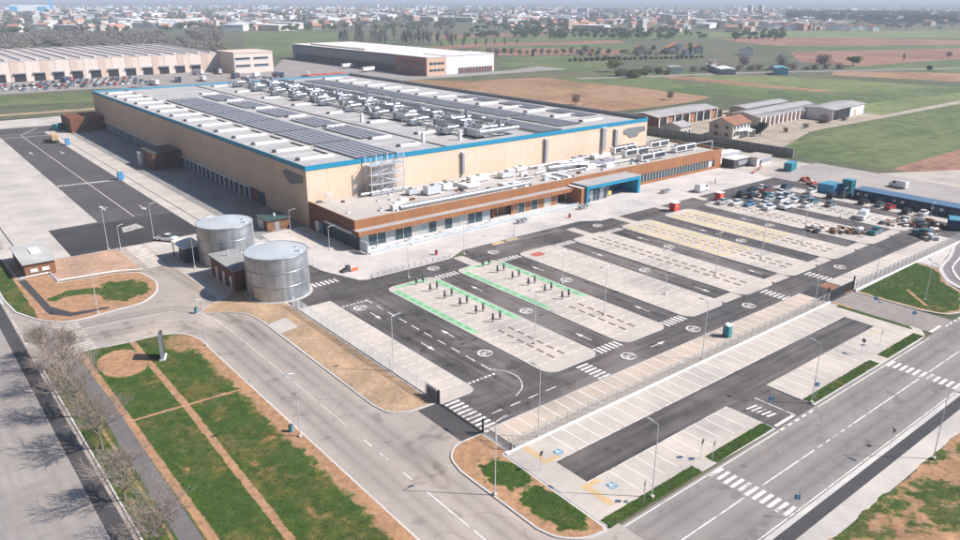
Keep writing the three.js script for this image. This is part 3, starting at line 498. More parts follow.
// ---------------------------------------------------------------- the large warehouse
{
  const W = thing('warehouse', 'huge cream warehouse with blue roof edge, solar panels and long dock side', 'warehouse', [85, 0, -175]);
  const X = 134, Z = -211, H = 15.8, R = 14.9; // local: x 0..X, z 0..Z, roof deck at R
  // core behind the panels
  put('wall_core', [ext(0.25, X - 0.25, 4.1, R - 0.31, Z + 0.25, -0.25), ext(1.9, X - 0.25, 0, 4.1, Z + 0.25, -0.25)], M.grey, W);
  put('roof_deck', slab(rect(0.3, Z + 0.3, X - 0.3, -0.3), R - 0.3, R), M.roof, W);
  const nF = 22, nL = 35, pw = X / nF, pl = -Z / nL;
  const pf = box(pw - 0.035, H - 1.25, 0.2), pL = box(0.2, H - 1.25 - 4.1, pl - 0.035);
  for (let i = 0; i < nF; i++) place('wall_panel', pf, M.cream[(i * 7) % 3], W, (i + 0.5) * pw, 0, -0.1);
  for (let i = 0; i < nF; i++) place('wall_panel', pf, M.cream[(i * 5) % 3], W, (i + 0.5) * pw, 0, Z + 0.1);
  for (let i = 0; i < nL; i++) { place('wall_panel', pL, M.cream[(i * 5 + 1) % 3], W, 0.1, 4.1, -(i + 0.5) * pl); place('wall_panel', pL, M.cream[(i * 4 + 1) % 3], W, X - 0.1, 4.1, -(i + 0.5) * pl); }
  put('wall_base', ext(X - 0.2, X, 0, 4.08, Z + 0.2, -0.2), M.cream[0], W);
  put('blue_fascia', ext(-0.12, X + 0.12, H - 1.2, H, -0.25, 0.12), M.blue, W); put('blue_fascia', ext(-0.12, 0.22, H - 1.2, H - 0.003, Z, -0.26), M.blue, W);
  put('parapet', ext(X - 0.3, X + 0.1, H - 1.2, H + 0.5, Z, -0.26), M.grey, W); put('parapet', ext(0.23, X - 0.31, H - 1.2, H - 0.005, Z - 0.1, Z + 0.25), M.bluelight, W);
  // covered signs near the two top corners
  const sign = (pts) => { const s = new THREE.Shape(pts.map(q => new THREE.Vector2(...q))); return new THREE.ExtrudeGeometry(s, { depth: 0.18, bevelEnabled: false }); };
  const sm = std([0.19, 0.20, 0.19], 0.7);
  const sF = put('covered_sign', sign([[121.3, 12.5], [122.9, 13.2], [132.5, 13.15], [133.1, 11.5], [129.2, 11.0], [128.9, 9.9], [124.9, 9.7], [123.1, 11], [121.6, 11.2]]), sm, W); sF.position.z = 0.02; sF.userData.label = 'dark grey wrapped sign on the front wall';
  const sL = put('covered_sign', sign([[-13.3, 12.6], [-11.7, 13.2], [-6.9, 13], [-1.9, 12.9], [-2, 11.2], [-6.7, 10.1], [-9.3, 9.7], [-11, 10.6], [-12.4, 11.4]].map(([z, y]) => [z, y])), sm, W); sL.rotation.y = -Math.PI / 2; sL.position.x = -0.02; sL.userData.label = 'dark grey wrapped sign at the shaded corner';
  // ducts running up the front wall
  for (const [x, y0, y1, w] of [[50.1, 7, 13.2, 0.8], [83.7, 6.4, 13.4, 1.0], [110.8, 6.9, 14.3, 1.6], [117, 6.9, 13.2, 1.1]]) { const d = put('wall_duct', box(w, y1 - y0, 0.7), M.grey, W); d.position.set(x, y0, 0.4); place('cowl', box(w + 0.25, 0.5, 0.95), M.galv, d, 0, y1 - y0, 0); }
  // dock side: openings, doors, canopy
  put('plinth_wall', ext(0.02, 0.22, 0, 4.08, -35.9, -0.2), M.cream[1], W);
  const can = put('dock_canopy', ext(-0.9, 0, 3.85, 4.1, -205, -36), M.galv, W); put('canopy_edge', ext(-1.0, -0.9, 3.75, 4.15, -205, -36), M.galv, can);
  const bay = box(0.5, 3.85, 0.6), guide = box(4.6, 0.22, 0.14), door = box(0.12, 3.0, 2.6), bump = box(0.5, 1.05, 2.7);
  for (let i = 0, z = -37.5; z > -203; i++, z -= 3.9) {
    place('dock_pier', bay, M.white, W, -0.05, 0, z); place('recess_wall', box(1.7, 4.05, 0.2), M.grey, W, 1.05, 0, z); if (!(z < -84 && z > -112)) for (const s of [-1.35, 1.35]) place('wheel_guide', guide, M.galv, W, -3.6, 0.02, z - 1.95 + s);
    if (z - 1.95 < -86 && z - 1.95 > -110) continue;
    const d = place('dock_door', door, i % 5 === 2 ? M.galv : M.grey, W, 1.8, 1.05, z - 1.95); put('added_dock_shelter', [box(0.7, 1.3, 3.1, -0.4, 1.6, 0), box(0.7, 2.7, 0.55, -0.4, -0.05, -1.28), box(0.7, 2.7, 0.55, -0.4, -0.05, 1.28)], M.rubber, d); place('dock_leveller', bump, M.grey, d, -0.3, -1.05, 0);  // black shelters added round the doors so the shaded openings look dark
  }
  const off = put('dock_office', ext(-9.9, -0.05, 0, 5.4, -109, -95.5), M.brown, W); put('roof_edge', ext(-10.05, -0.05, 5.4, 5.75, -109.15, -95.35), M.darkgrey, off); put('stair_flank', ext(-11.2, -10, 0, 4.6, -109, -106), M.offwhite, off);
  put('dock_office', ext(-14, -0.05, 0, 6.2, -214, -196), M.brown, W);
  put('side_door', ext(-0.12, 0.02, 0, 3.6, -31.5, -27), M.navy, W); put('side_door', ext(-0.1, 0.02, 0, 3.8, -35.6, -32), M.brown, W);
  // skylights in bays of 14.6 m, with a vent at the end of each
  const sk = box(10.2, 0.55, 1.25), sks = box(7, 0.55, 1.25), vent = box(0.9, 0.7, 1.0), hatch = box(0.35, 0.32, 8.2);
  for (let z = -12.2, i = 0; z > -208; z -= 14.55, i++) {
    place('skylight', sk, M.white, W, 9.5, R, z); place('roof_vent', vent, M.darkgrey, W, 3.9, R, z);
    place('hatch_shadow_strip', hatch, M.darkgrey, W, 14.2, R, z - 6.6);  // dark strip standing in for shadow by the skylights
    place('skylight', sk, M.white, W, 118.2, R, z); place('roof_vent', vent, M.darkgrey, W, 112.4, R, z);
    if (i % 2) { place('skylight', sks, M.white, W, 56.2, R, z); place('roof_vent', vent, M.darkgrey, W, 52.2, R, z); }
    
  }
  for (const z of [-12.2, -28, -57, -86, -115, -144, -173]) { place('skylight', sks, M.white, W, 40, R, z); place('roof_vent', vent, M.darkgrey, W, 36, R, z); }
  for (const x of [46.9, 84]) put('roof_joint', ext(x - 0.35, x + 0.35, R, R + 0.28, Z + 1, -1), std([0.24, 0.235, 0.225], 0.8), W);
  for (let z = -20; z > -208; z -= 24) put('roof_seam', ext(0.4, X - 0.4, R, R + 0.05, z, z + 0.3), M.offwhite, W);
  // solar arrays: long tilted rows
  const arr = (x0, x1, z0, z1) => { const n = Math.max(3, Math.round((x1 - x0) / 1.9)); for (let i = 0; i < n; i++) { const w = (x1 - x0) / n; const m = place('solar_panel_row', box(w * 0.78, 0.05, z0 - z1), M.panel, W, x0 + (i + 0.5) * w, R + 0.42, (z0 + z1) / 2); m.rotation.z = -0.13; put('panel_support', [box(0.06, 0.36, z0 - z1 - 0.4, w * 0.35, -0.36, 0), box(0.06, 0.3, z0 - z1 - 0.4, -w * 0.35, -0.3, 0)], M.galv, m); } };
  for (const z of [-3.5, -30.2, -56.6, -83, -109.4, -135.8]) arr(17.0, 30.6, z, z - 25.4);
  for (const z of [-29.8, -58.8, -87.8, -116.8, -145.8]) arr(33.6, 43.8, z, z - (z > -40 ? 25 : 20));
  for (const z of [-8, -35.5, -63, -90, -117, -144, -171]) { arr(85.5, 95.5, z + 4, z - 21.5); arr(98.8, 109.6, z - 1, z - 26.5); }
  for (const z of [-20, -48, -76]) arr(121.5, 129.5, z, z - 20);
  // air handling plant in a line down the middle
  const ahuM = [M.galv, std([0.62, 0.63, 0.63], 0.55), std([0.54, 0.57, 0.57], 0.5, { metalness: 0.2 })];
  const unit = (x, z, l, w, h, k, ry = 0) => {
    const u = place('air_handler', box(w, h, l), ahuM[k % 3], W, x, R + 0.55, z, ry);
    put('skid', [box(0.2, 0.55, l, -w / 2 + 0.3, -0.55, 0), box(0.2, 0.55, l, w / 2 - 0.3, -0.55, 0)], M.darkgrey, u);
    for (let i = 0; i < Math.floor(l / 2.2); i++) put('fan', cyl(0.75, 0.75, 0.3, 0, h, -l / 2 + 1.2 + i * 2.2, 14), M.darkgrey, u);
    put('service_panel', ext(-w / 2 - 0.04, -w / 2, 0.4, h - 0.4, -l / 2 + 0.5, -l / 2 + 1.7), M.grey, u); put('intake_hood', ext(w / 2, w / 2 + 0.9, h * 0.4, h, -l / 2 + 0.4, l / 2 - 0.4), M.steel, u);
  };
  const duct = (a, b, r) => put('air_duct', bar(a, b, r, 14), M.steel, W);
  let k = 0;
  for (let z = -12; z > -200; z -= 21.5) {
    const j = rr(-2, 2); k++;
    unit(66 + j, z, 7, 2.8, 2.2, k); unit(74 + j, z - 7, 5, 2.4, 1.9, k + 1); unit(60.5 + j * 0.5, z - 9, 3.6, 2.1, 1.7, k + 2);
    duct([66 + j, R + 3.6, z - 4], [66 + j, R + 3.6, z - 14], 0.85); duct([69 + j, R + 2.4, z], [78 + j, R + 2.4, z], 0.7); duct([74 + j, R + 0.4, z + 3], [74 + j, R + 5.2, z + 3], 0.6); duct([62 + j, R + 1.5, z - 12], [72 + j, R + 1.5, z - 12], 0.65);
    put('pipe_rack', [box(0.12, 1.4, 0.12, 0, R, 0), box(0.12, 1.4, 0.12, 5, R, 0), box(5.2, 0.15, 0.3, 2.5, R + 1.3, 0)].map(g => g.translate(78 + j, 0, z - 10)), M.galv, W);
    put('exhaust_stack', cyl(0.55, 0.5, 4.4, 70 + j, R, z - 17, 14), M.white, W);
    duct([64 + j, R + 2.2, z + 5], [80 + j, R + 2.2, z + 5], 0.75); duct([80 + j, R + 2.2, z + 5], [80 + j, R + 2.2, z - 6], 0.75); duct([77 + j, R + 3.3, z - 3], [77 + j, R + 3.3, z - 15], 0.6); duct([60 + j, R + 2.6, z - 6], [66 + j, R + 2.6, z - 6], 0.6);
    for (let q = 0; q < 7; q++) put('pipe_bend', bar([60 + j + q * 3, R + 0.2, z - 16 + rr(-2, 2)], [60 + j + q * 3 + rr(-1, 1), R + rr(1.4, 3), z - 16 + rr(-2, 2)], 0.28, 8), q % 2 ? M.white : M.steel, W);
  }
  for (const x of [63.4, 71.2]) put('pipe_run', [bar([x, R + 0.8, -8], [x, R + 0.8, -200], 0.22, 8), bar([x + 0.6, R + 0.8, -8], [x + 0.6, R + 0.8, -200], 0.16, 8)], M.galv, W);
  for (const [x, z] of [[57, -10], [46, -14], [52, -60]]) put('exhaust_stack', cyl(0.6, 0.6, 3, x, R, z, 12), M.white, W);
  // steel stair tower from shop roof to warehouse roof
  const T = put('stair_tower', [0, 3.4, 7, 10.4].flatMap(x => [0.7, 3.6].map(z => box(0.2, 16.5 - 6, 0.2, 17 + x, 6, z))), M.galv, W);
  for (let i = 0; i < 4; i++) { const y = 6.4 + i * 2.55; put('landing', ext(16.8, 27.6, y, y + 0.12, 0.4, 3.8), M.galv, T); put('guard_rail', [ext(16.8, 27.6, y + 1.05, y + 1.13, 3.7, 3.8), ext(16.8, 16.9, y + 1.05, y + 1.13, 0.4, 3.7), ext(27.5, 27.6, y + 1.05, y + 1.13, 0.4, 3.7)], M.galv, T); if (i < 3) for (const z of [1.2, 2.9]) put('stair_flight', bar(i % 2 ? [26, y, z] : [18.2, y, z], i % 2 ? [18.2, y + 2.55, z] : [26, y + 2.55, z], 0.14, 4), M.galv, T); put('brace', [bar([17, y, 3.6], [20.4, y + 2.5, 3.6], 0.06), bar([24, y, 3.6], [27.4, y + 2.5, 3.6], 0.06)], M.galv, T); }
  put('mesh_bars', Array.from({ length: 18 }, (_, i) => box(0.05, 10.2, 0.05, 17 + i * 0.6, 6.2, 3.85)), M.galv, T);
}
// ---------------------------------------------------------------- the shop in front of it
{
  const S = thing('shop_building', 'low shop with terracotta cladding, white canopy and cluttered flat roof before the warehouse', 'shop', [85, 0, -151.5]);
  const X = 146.3, D = -23.3, Ht = 6.8, R = 6.1;
  put('core', ext(0.3, X - 0.3, 0, R - 0.2, D, -0.6), M.offwhite, S);
  put('roof_deck', slab(rect(0.3, D, X - 0.3, -0.3), R - 0.2, R), std([0.58, 0.53, 0.47], 0.85, { map: tRoof }), S);
  const n = 40, w = X / n, band = box(w - 0.02, 2.3, 0.25), side = box(0.25, Ht, 2.3), tall = box(w - 0.02, Ht, 0.25);
  for (let i = 0; i < n; i++) { const x = (i + 0.5) * w; if (x < 97) place('cladding_panel', band, i % 3 ? M.cladding : M.claddingb, S, x, Ht - 2.3, -0.12); else if (x < 100 || x > 143) place('cladding_panel', tall, i % 3 ? M.cladding : M.claddingb, S, x, 0, -0.12); else { place('cladding_panel', box(w - 0.02, 3.3, 0.25), i % 3 ? M.cladding : M.claddingb, S, x, Ht - 3.3, -0.12); place('cladding_panel', box(w - 0.02, 1.0, 0.25), i % 3 ? M.claddingb : M.cladding, S, x, 0, -0.12); } }
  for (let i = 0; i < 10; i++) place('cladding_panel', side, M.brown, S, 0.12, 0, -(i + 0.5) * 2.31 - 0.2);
  for (let i = 0; i < 10; i++) place('cladding_panel', side, M.cladding, S, X - 0.12, 0, -(i + 0.5) * 2.31 - 0.2);
  // window strip on the right
  const wn = box(1.25, 2.4, 0.1);
  for (let i = 0; i < 26; i++) { const p = place('window', wn, M.glass, S, 101.2 + i * 1.5, 1.05, -0.35); place('frame', box(0.14, 2.4, 0.3), M.offwhite, p, 0.75, 0, 0.1); }
  const blind = std([0.36, 0.38, 0.37], 0.25), milk = std([0.45, 0.43, 0.38], 0.3);
  // white canopy roof and its orange fascia, over a glazed front
  const canGrey = std([0.47, 0.46, 0.44], 0.8, { map: tConc }); put('canopy_roof', ext(-0.6, 70.5, 4.45, 4.62, 0, 2.6), canGrey, S);
  for (let i = 0; i < 24; i++) place('canopy_fascia', box(2.92, 1.12, 0.2), i % 3 ? M.cladding : M.claddingb, S, -0.6 + (i + 0.5) * 2.96, 3.62, 2.7);
  place('canopy_fascia', box(0.2, 1.12, 2.5), M.brown, S, -0.7, 3.62, 1.35);
  put('canopy_soffit', ext(-0.5, 70.4, 3.56, 3.62, 0, 2.6), M.galv, S);
  put('inner_return', [ext(0.2, 0.4, 0.2, 3.56, -0.6, 1), ext(41.6, 41.8, 0.29, 3.5, -0.6, 1), ext(49.2, 49.4, 0.29, 3.5, -0.6, 1)], M.cladding, S);
  for (let i = 0; i < 28; i++) { const x = 1.6 + i * 2.5; if ((x > 41.5 && x < 49) || x > 65) continue; const b = x > 49 && i % 2 === 1; const p = place('shop_window', box(2.3, 3.2, 0.12), b ? M.cladding : (i % 4 === 3 ? blind : i % 3 ? M.glass : milk), S, x, 0.3, 1.0); place('mullion', box(0.12, 3.2, 0.2), M.galv, p, 1.22, 0, 0.05); }
  for (const x of [43.2, 45.6, 47.9, 67, 69]) place('entrance_door', box(2.1, 3, 0.08), M.brown, S, x, 0.3, -0.5);
  // glass screens and furniture of the terrace
  const bal = new THREE.MeshPhysicalMaterial({ color: new THREE.Color().setRGB(0.86, 0.9, 0.9), roughness: 0.15, transmission: 0.75, thickness: 0 });
  for (let i = 0; i < 26; i++) { const b = place('glass_screen', box(2.5, 1.1, 0.05), bal, S, 1.4 + i * 2.65, 0.3, 6.2); place('screen_post', box(0.07, 1.15, 0.07), M.galv, b, 1.3, 0, 0); }
  for (let i = 0; i < 14; i++) { const q = place('terrace_table', cyl(0.5, 0.5, 0.06, 0, 0.7), i % 3 ? M.white : M.grey, S, 4 + i * 2.9 + rr(-0.6, 0.6), 0.28, rr(3.4, 5.4)); put('table_leg', cyl(0.06, 0.06, 0.7), M.grey, q); }
  put('flank_screen', ext(-0.42, -0.3, 0.3, 2.9, 2.9, 6.2), std([0.50, 0.58, 0.62], 0.2), S);
  // shaded glazed flank by the left corner
  put('flank_base', ext(-0.35, -0.02, 0, 3.56, -14, 2.5), M.darkgrey, S); for (let i = 0; i < 8; i++) place('flank_window', box(0.1, 2.9, 1.55), M.glass, S, -0.42, 0.5, -11.4 + i * 1.72);
  put('flank_door', ext(-0.4, -0.02, 0, 2.6, -19.5, -17.6), M.offwhite, S); put('flank_door', ext(-0.4, -0.02, 0, 2.6, -17, -15.4), M.bluelight, S); put('flank_lintel', ext(-0.9, -0.02, 3.7, 4.0, -13.5, 0), M.galv, S);
  // blue entrance portal
  const p = put('entrance_portal', [ext(72.2, 95.6, 4.4, 5.4, 0.1, 6.2), ext(94.6, 95.6, 0.1, 4.39, 0.1, 6.2), ext(72.2, 72.9, 0.1, 4.39, 0.1, 6.2)], M.blue, S); p.userData.label = 'bright blue entrance portal';
  put('portal_roof', ext(72, 95.8, 5.4, 5.55, 0.02, 6.25), canGrey, p); put('portal_side', ext(70.6, 72.1, 0.1, 4.9, 0.02, 5.6), M.claddingb, p); put('portal_side_roof', ext(70.4, 72.15, 4.9, 5.05, 0.02, 5.7), M.offwhite, p);
  put('inner_wall', ext(73, 94.5, 0.1, 4.3, 0.15, 0.3), M.navy, p); for (let i = 0; i < 9; i++) { const d = place('glass_door', box(1.3, 3.2, 0.08), i % 3 === 1 ? M.steel : M.glass, p, 74.4 + i * 1.5, 0.2, i < 6 ? 4.4 : 1.2); place('door_frame', box(0.1, 3.3, 0.16), M.galv, d, 0.7, 0, 0); }
  put('door_notice', ext(83, 84.6, 0.9, 2.1, 4.5, 4.56), M.yellow, p);
  // roof plant of the shop
  const low = (name, g, m) => put(name, g, m, S);
  for (let i = 0; i < 4; i++) low('skylight', ext(52 + i * 4.6 + (i > 1 ? 8 : 0), 53.4 + i * 4.6 + (i > 1 ? 8 : 0), R, R + 0.5, -9.6, -3), M.white), low('skylight_glass', ext(53.45 + i * 4.6 + (i > 1 ? 8 : 0), 54.5 + i * 4.6 + (i > 1 ? 8 : 0), R, R + 0.42, -9.6, -3), std([0.05, 0.09, 0.13], 0.15));
  for (const [x, z, l, d, h, m] of [[31, -12, 4.5, 2.2, 2.2, M.galv], [37, -14, 3, 2.4, 1.6, M.white], [43, -11.5, 6, 3, 1.2, M.offwhite], [50, -16, 7, 2.2, 1.5, M.white], [60, -15, 5, 2.4, 1.4, M.galv], [69, -19, 4, 2, 1.2, M.white], [96, -10, 9, 2.4, 1.0, M.panel], [88, -16, 10, 2.6, 0.9, M.white], [103, -17, 8, 2, 1.1, M.offwhite], [26, -15, 2, 2, 1.4, M.galv], [97, -20.5, 6, 2.4, 0.6, M.panel]]) { const u = low('rooftop_unit', box(l, h, d, x, R + 0.3, z), m); put('fan', cyl(0.6, 0.6, 0.2, x, R + 0.3 + h, z, 12), M.darkgrey, u); put('skid', box(l * 0.8, 0.3, d * 0.7, x, R, z), M.darkgrey, u); }
  for (const [x, z, l] of [[114, -5, 12], [115.5, -13, 12], [116, -18.6, 11], [133, -17.5, 10], [134.5, -7.5, 11]]) { const u = low('chiller', box(l, 2.0, 2.3, x, R + 0.5, z), M.white); for (let i = 0; i < 2; i++) put('louvre', ext(x - l / 2 + 0.5 + i * l / 2, x - 0.4 + i * l / 2, R + 0.8, R + 2.2, z + 1.16, z + 1.22), M.darkgrey, u); for (let i = 0; i < 5; i++) put('fan', cyl(0.7, 0.7, 0.25, x - l / 2 + 1.2 + i * l / 5, R + 2.5, z, 12), M.darkgrey, u); put('legs', [box(0.2, 0.5, 2, x - l / 2 + 1, R, z), box(0.2, 0.5, 2, x + l / 2 - 1, R, z)], M.galv, u); }
  const dm = M.steel; for (const [a, b, r] of [[[14, R + 0.8, -20.6], [28, R + 0.8, -20.6], 0.45], [[15, R + 0.7, -3.4], [58, R + 0.7, -3.4], 0.55], [[15, R + 0.6, -5], [38, R + 0.6, -5], 0.35], [[40, R + 1, -8], [40, R + 1, -19], 0.5], [[75, R + 1, -13], [90, R + 1, -11], 0.9], [[72, R + 0.9, -18], [100, R + 0.9, -18], 0.3], [[45, R + 0.6, -18.5], [110, R + 0.6, -18.5], 0.25], [[70, R + 0.5, -9], [108, R + 0.5, -7.5], 0.25]]) low('roof_duct', bar(a, b, r, 12), dm);
  for (let i = 0; i < 34; i++) { const x = rr(14, 112), z = rr(-20, -4), l = rr(1.2, 4), h = rr(0.6, 1.5); low(i % 3 ? 'rooftop_unit' : 'roof_duct', i % 3 ? box(l, h, rr(0.9, 1.8), x, R, z) : bar([x, R + 0.6, z], [x + l * 1.6, R + 0.6, z + rr(-1, 1)], 0.32, 10), [M.galv, M.offwhite, M.steel, M.white][i % 4]); }
  for (let i = 0; i < 40; i++) low('roof_curb', box(rr(0.6, 1.4), rr(0.3, 0.7), rr(0.5, 1.1), rr(3, 112), R, rr(-20, -3)), i % 3 ? M.galv : M.brown);
  low('stair_gantry', [box(0.14, 2.6, 0.14, 4, R, -21.5), box(0.14, 2.6, 0.14, 5.6, R, -21.5), box(1.8, 0.12, 1.4, 4.8, R + 2.3, -21.2), bar([4.2, R, -18], [4.2, R + 2.4, -21], 0.08), bar([5.4, R, -18], [5.4, R + 2.4, -21], 0.08)], M.galv);
  low('screen_frame', [ext(143.8, 144, R, R + 3.4, -2.6, -2.4), ext(118, 144, R + 3.3, R + 3.45, -2.6, -2.4), ext(118, 118.15, R, R + 3.3, -2.6, -2.4)], M.offwhite);
}
// ---------------------------------------------------------------- tanks and huts of the fire water plant
{
  const tankTex = tex(1024, 512, 38.6, 9, (u, v) => { const a = vnoise(u * 60, v * 2.2, 601, 60, 3), b = fbm(u * 12, v * 6, 603, 4, 12), s = vnoise(u * 260, v * 3, 605, 260, 3); const k = 0.78 + (a - 0.5) * 0.14 + (b - 0.5) * 0.2 + (s - 0.5) * 0.08; return [k, k, k]; });
  const tm = std([0.70, 0.72, 0.73], 0.36, { metalness: 0.6, map: tankTex }), top = std([0.62, 0.67, 0.69], 0.6, { metalness: 0.2, map: tConc });
  const tank = (x, z, label, r) => {
    const t = thing('water_tank', label, 'tank', [x, 0, z], 0, 'galvanised water tanks'); const h = 8.7, n = 3;
    for (let i = 0; i < n; i++) { const g = new THREE.CylinderGeometry(r, r, h / n - 0.02, 72, 1, true); const uv = g.attributes.uv; for (let k = 0; k < uv.count; k++) uv.setXY(k, uv.getX(k) * 38.6, uv.getY(k) * 2.9 + i * 2.9); const m = put('shell_ring', g, tm, t); m.position.y = 0.15 + (i + 0.5) * h / n; }
    for (let i = 0; i < n; i++) for (let k = 0; k < 14; k++) { const a = (k + (i % 2) * 0.5) / 14 * Math.PI * 2, m = place('sheet_seam', box(0.07, h / n - 0.1, 0.03), M.steel, t, Math.sin(a) * (r + 0.012), 0.2 + i * h / n, Math.cos(a) * (r + 0.012), a); }
    for (let i = 1; i <= n; i++) { const g = new THREE.TorusGeometry(r + 0.03, 0.1, 6, 72).rotateX(Math.PI / 2); const m = put('stiffener', g, M.steel, t); m.position.y = 0.15 + i * h / n; }
    put('footing', cyl(r + 0.5, r + 0.5, 0.15, 0, 0, 0, 48), M.conc, t);
    const cone = new THREE.ConeGeometry(r + 0.05, 0.45, 72, 1, false).toNonIndexed(); cone.translate(0, h + 0.15 + 0.225, 0); metric(cone); put('lid', cone, top, t);
    put('roof_hatch', [box(0.9, 0.35, 0.9, -r * 0.78, h + 0.25, -0.6), box(0.5, 0.3, 0.5, -r * 0.6, h + 0.3, 1.4)], M.galv, t);
    const lad = []; for (const s of [-0.25, 0.25]) lad.push(bar([-r - 0.15, 0.2, s], [-r - 0.15, h + 1.1, s], 0.04)); for (let i = 0; i < 26; i++) lad.push(bar([-r - 0.15, 0.5 + i * 0.34, -0.25], [-r - 0.15, 0.5 + i * 0.34, 0.25], 0.025, 4)); put('ladder', lad, M.galv, t); t.rotation.y = 2.4;
    put('pipe', [bar([r + 0.2, 0.2, 1], [r + 0.2, 3, 1], 0.12), bar([r + 0.2, 3, 1], [r - 0.4, 3, 1], 0.12)], M.steel, t);
  };
  tank(58.6, -136.6, 'galvanised round water tank with flat lid, the nearer of two', 6.15); tank(58.4, -162.6, 'galvanised round water tank with flat lid, the farther of two', 6.1);
  const ph = thing('pump_house', 'brown pump hut with flat grey roof between the two tanks', 'hut', [54.4, 0, -147.5]);
  put('wall', ext(-2.6, 2.6, 0, 4.4, -7.5, 5.5), M.brown, ph); put('roof', ext(-3, 3, 4.4, 4.65, -7.9, 5.9), std([0.36, 0.36, 0.34], 0.9, { map: tConc }), ph); for (const z of [-5, -1.2, 2.6]) { const d = put('door', ext(-2.68, -2.6, 0, 2.7, z, z + 1.3), M.galv, ph); put('handle', ext(-2.74, -2.68, 1, 1.2, z + 1, z + 1.15), M.black, d); } put('vent_pipe', cyl(0.15, 0.15, 1.4, 0, 4.65, -4), M.galv, ph); put('roof_hatch', ext(0.6, 2.6, 4.65, 4.75, 3, 5.5), M.navy, ph);
  const bo = thing('guard_shelter', 'dark shelter with pale roof beside the farther tank', 'shelter', [51.6, 0, -169]);
  put('roof', ext(-2.3, 2.3, 3.5, 3.75, -4, 3.6), M.offwhite, bo); for (const [x, z] of [[-2, -3.6], [2, -3.6], [-2, 3.2], [2, 3.2]]) put('post', box(0.18, 3.5, 0.18, x, 0, z), M.darkgrey, bo); put('back_wall', ext(-1.6, 2, 0, 3.3, -1, 3), M.darkgrey, bo);
  const bh = thing('brick_hut', 'small brick hut with dark green roof against the dock wall', 'hut', [77.6, 0, -180.5]);
  put('wall', ext(-3, 3, 0, 2.7, -3, 3), M.brick, bh); put('pale_wall', ext(-3.06, -3, 0, 2.5, -2.8, 0.5), M.offwhite, bh); put('roof', ext(-3.4, 3.4, 2.7, 2.95, -3.4, 3.4), std([0.05, 0.09, 0.09], 0.6), bh); put('door', ext(-1, 0.2, 0, 2.2, 3, 3.06), M.grey, bh); put('vent', cyl(0.3, 0.3, 0.7, 0.3, 2.95, 0), M.white, bh);
  const gh = thing('gatehouse', 'brick gatehouse with pale flat roof at the west yard corner', 'gatehouse', [23.2, 0, -184]);
  put('wall', ext(-2.9, 2.9, 0, 3.1, -7.5, 7), M.brick, gh); put('roof', ext(-3.3, 3.3, 3.1, 3.35, -8, 7.5), std([0.55, 0.55, 0.52], 0.8, { map: tConc }), gh); for (const x of [-1.2, 1]) { const w = put('window', ext(x - 0.7, x + 0.7, 1.2, 1.9, 7, 7.06), M.offwhite, gh); put('sill', ext(x - 0.8, x + 0.8, 1.1, 1.2, 7, 7.12), M.conc, w); } put('skylight', ext(-0.4, 1.6, 3.35, 3.5, -4, 1), M.offwhite, gh);
  const wl = thing('garden_wall', 'low white boundary wall round the bare soil yard by the gatehouse', 'wall', [0, 0, 0]);
  put('wall_run', [bar([25, 0.5, -170.2], [36.3, 0.5, -168.8], 0.16, 4), bar([36.3, 0.5, -168.8], [40.8, 0.5, -166.6], 0.16, 4), bar([19, 0.45, -176.6], [24.6, 0.45, -177], 0.16, 4), bar([24.8, 0.45, -177], [25.1, 0.45, -170.2], 0.14, 4)], M.white, wl);
}
const std2 = std([0.17, 0.19, 0.20], 0.7), std3 = std([0.19, 0.205, 0.215], 0.7);
// grey panel wall behind the shop
{
  const w = thing('panel_wall', 'tall dark grey panelled wall between the shop yard and the farm', 'wall', [268, 0, -145]);
  const p = box(0.25, 3.3, 2.42); for (let i = 0; i < 74; i++) place('panel', p, i % 2 ? std2 : std3, w, 0, 0, -i * 2.5 - 1.25);
  for (let i = 0; i < 75; i++) place('post', box(0.36, 3.45, 0.12), M.grey, w, 0, 0, -i * 2.5);
}

